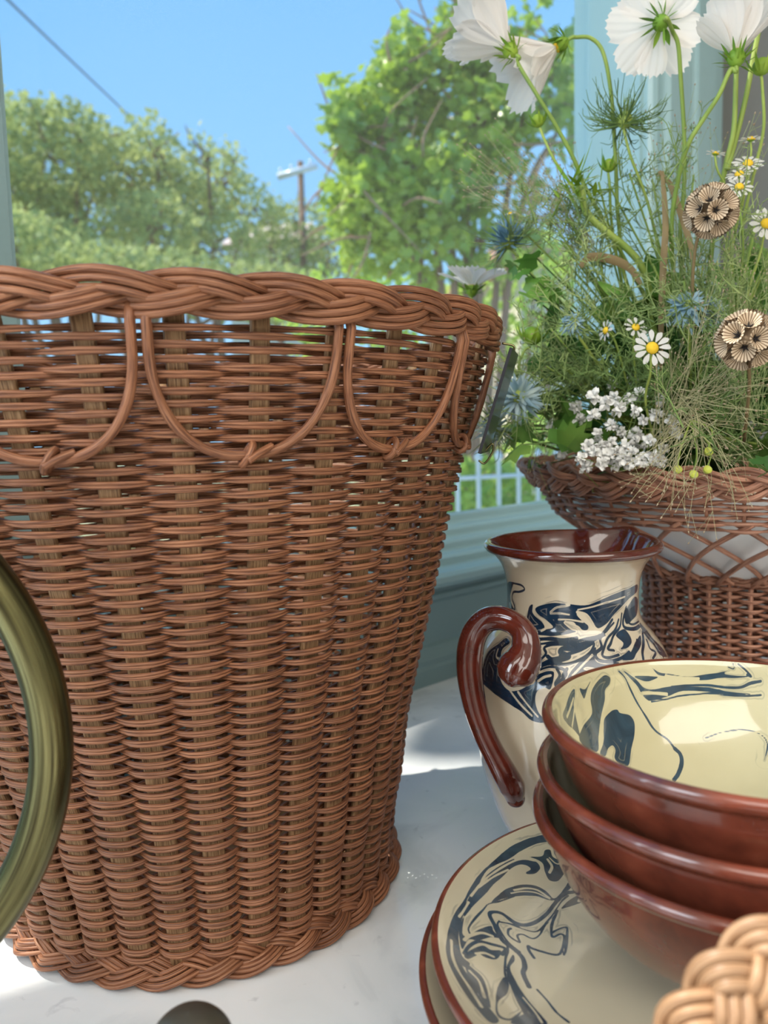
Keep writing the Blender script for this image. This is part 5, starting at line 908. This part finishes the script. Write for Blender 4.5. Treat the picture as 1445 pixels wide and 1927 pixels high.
# feathery foliage, leafy fill and leaf sprigs
def feather(geo, p0, d, L, r=.0005, n=9):
    P = spline([p0, p0+d*L*.5+rng.normal(size=3)*L*.08, p0+d*L+rng.normal(size=3)*L*.15], 4); tube(geo, P, np.linspace(r*1.5, r*.6, len(P)), m=3, caps=False)
    for k in range(n):
        q = P[1+k % (len(P)-1)]; e = unit(d*.8+rng.normal(size=3)*.75); s = L*(.22+.2*rng.random()); tube(geo, [q, q+e*s*.55, q+e*s+rng.normal(size=3)*s*.1], [r*.9, r*.75, r*.4], m=3, caps=False)
        for _ in range(2):
            e2 = unit(e+rng.normal(size=3)*.6); q2 = q+e*s*.5; tube(geo, [q2, q2+e2*s*.5], [r*.7, r*.4], m=3, caps=False)
def foliage(label, cx, cy, d, sx, sy, n, L, m_='fern', grp='feathery foliage in the planter', up=.7):
    b = spot(cx, cy+sy, d+.02); t = thing('feathery_foliage', label, 'foliage', tuple(b), grp); g = Geo()
    for i in range(n):
        p = spot(cx+sx*rng.normal(), cy+sy*rng.normal(), d+.03*rng.normal()); feather(g, p, unit(rng.normal(size=3)*.6+UP*up), L*(.6+.7*rng.random()))
    g.obj('fronds', M[m_], t)['kind'] = 'stuff'
    g = Geo()
    for i in range(7): tube(g, spline([spot(1320+40*rng.normal(), 880, .78), spot((cx+1320)/2, (cy+880)/2, d+.03), spot(cx+sx*rng.normal(), cy+sy*rng.normal(), d)], 8), .0010, m=5)
    g.obj('stalks', M['stem'], t)['kind'] = 'stuff'
foliage('feathery foliage at upper left of the bouquet below the cosmos stems', 1085, 430, .72, 38, 40, 34, .034)
foliage('feathery foliage in the centre left around the small blue head', 1120, 560, .70, 45, 50, 32, .034)
foliage('feathery foliage behind the seed ball', 1290, 490, .70, 50, 46, 32, .034)
foliage('feathery foliage around the pale lilac-blue pair', 1300, 600, .67, 45, 34, 50, .030)
foliage('feathery foliage at the right edge by the chamomiles', 1410, 500, .68, 36, 60, 44, .034)
foliage('dark feathery foliage low on the right over the rim', 1370, 770, .66, 60, 46, 110, .036, 'stem_dark')
foliage('feathery foliage low on the left above the rim', 1070, 720, .70, 45, 50, 60, .032)
foliage('wiry foliage in front of the jamb and casing', 1240, 360, .72, 36, 40, 20, .034, 'stem_dark')
foliage('dark feathery foliage in the centre under the chamomile', 1200, 720, .68, 60, 32, 110, .032, 'stem_dark')

def leafy(label, cx, cy, d, sx, sy, n, size, kind='oval', m_='leaf', name='leaf_sprig', cat='foliage'):
    b = spot(1330, 900, .80); t = thing(name, label, cat, tuple(b), 'leafy greens in the planter'); g = Geo()
    for i in range(n):
        q = spot(cx+sx*rng.normal(), cy+sy*rng.normal(), d+.02*rng.normal()); lg = Geo(); leaves(lg, q[None], size*(.7+.6*rng.random()), kind, .3); lg.obj('leaf', M[m_], t, False)
        tube(g, spline([b+rng.normal(size=3)*.01, (b+q)/2+UP*.02, q], 5), .0007, m=4, caps=False)
    g.obj('stalks', M['stem_dark'], t)['kind'] = 'stuff'
leafy('broad green leaves in the upper right of the greenery', 1400, 560, .74, 45, 30, 26, .040)
leafy('broad green leaves in the middle of the greenery', 1230, 560, .74, 60, 35, 16, .036)
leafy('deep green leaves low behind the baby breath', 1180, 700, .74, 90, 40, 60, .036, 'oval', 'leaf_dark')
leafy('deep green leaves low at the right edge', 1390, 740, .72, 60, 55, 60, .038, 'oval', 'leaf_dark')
leafy('deep green leaves behind the white cloud by the rim', 1250, 820, .76, 100, 34, 50, .036)
leafy('jagged green leaves at left beside the dark blue spiky head', 1000, 530, .72, 16, 26, 9, .020, 'ivy')
leafy('lobed ivy leaves over the left end of the planter rim', 1015, 790, .71, 24, 20, 9, .024, 'ivy', name='ivy_sprig')
leafy('ivy leaves near the middle left above the rim', 1072, 825, .70, 26, 18, 8, .026, 'ivy', name='ivy_sprig')
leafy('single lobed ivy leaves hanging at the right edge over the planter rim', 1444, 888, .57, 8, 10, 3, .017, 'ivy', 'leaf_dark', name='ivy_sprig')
# dry bent leaves and little yellow cups
t = thing('dry_reed', 'dry grey-brown bent reed standing upright in the bouquet', 'stem', tuple(spot(1245, 700, .68)))
def blade(parent, pts, w, m_='dry', name='blade'):
    P = spline([spot(*p) for p in pts], 6); g = Geo(); T, N, B = frames(P, ref=np.broadcast_to(unit(EYE-P[0]), P.shape)); k = np.sin(PI*np.linspace(.08, .96, len(P)))**.5
    V = np.concatenate([P-B*(w*k)[:, None], P+N*(w*.35*k)[:, None], P+B*(w*k)[:, None]]); n = len(P); Q = [[i, i+1, n+i+1, n+i] for i in range(n-1)]+[[n+i, n+i+1, 2*n+i+1, 2*n+i] for i in range(n-1)]
    g.add(V, Q); return g.obj(name, M[m_], parent)
blade(t, [(1246, 322, .68), (1252, 420, .68), (1248, 500, .68), (1244, 600, .68), (1244, 700, .68)], .0028); blade(t, [(1240, 322, .68), (1262, 350, .68), (1280, 400, .68), (1290, 430, .68), (1303, 480, .68), (1300, 560, .68)], .0026)
t = thing('dry_leaf', 'curved dry brown leaf above the thick yellow-green stem', 'leaf', tuple(spot(1150, 500, .70))); blade(t, [(1092, 502, .70), (1110, 484, .70), (1150, 488, .70), (1185, 505, .70), (1206, 535, .70)], .0038)
for i, (px, py) in enumerate(((1275, 884), (1305, 893), (1331, 884), (1333, 850))):
    c = spot(px, py, .575); t = thing('yellow_cup', ('leftmost', 'lowest', 'rightmost', 'highest')[i]+' of four little yellow-green cups over the planter rim', 'flower', tuple(c), 'little yellow-green cups')
    x, y, a = basis(idir(.1*(i-1), .45, .8)); V, Q, *_ = lathe([(0.0006, -.003), (.0022, -.0022), (.0032, 0), (.0030, .0012), (.0022, .0004), (.0, -.0004)], 14, (0, 0, 0), 3)
    Geo().add(c+V[:, :1]*x+V[:, 1:2]*y+V[:, 2:]*a, Q).obj('cup', mat('lime_cup', lin(190, 196, 84), 0.5) if i == 0 else bpy.data.materials['lime_cup'], t); stem_obj(t, [c-a*.003, spot(px+6, py-40, .585), spot(1300, 790, .60)], .0006)
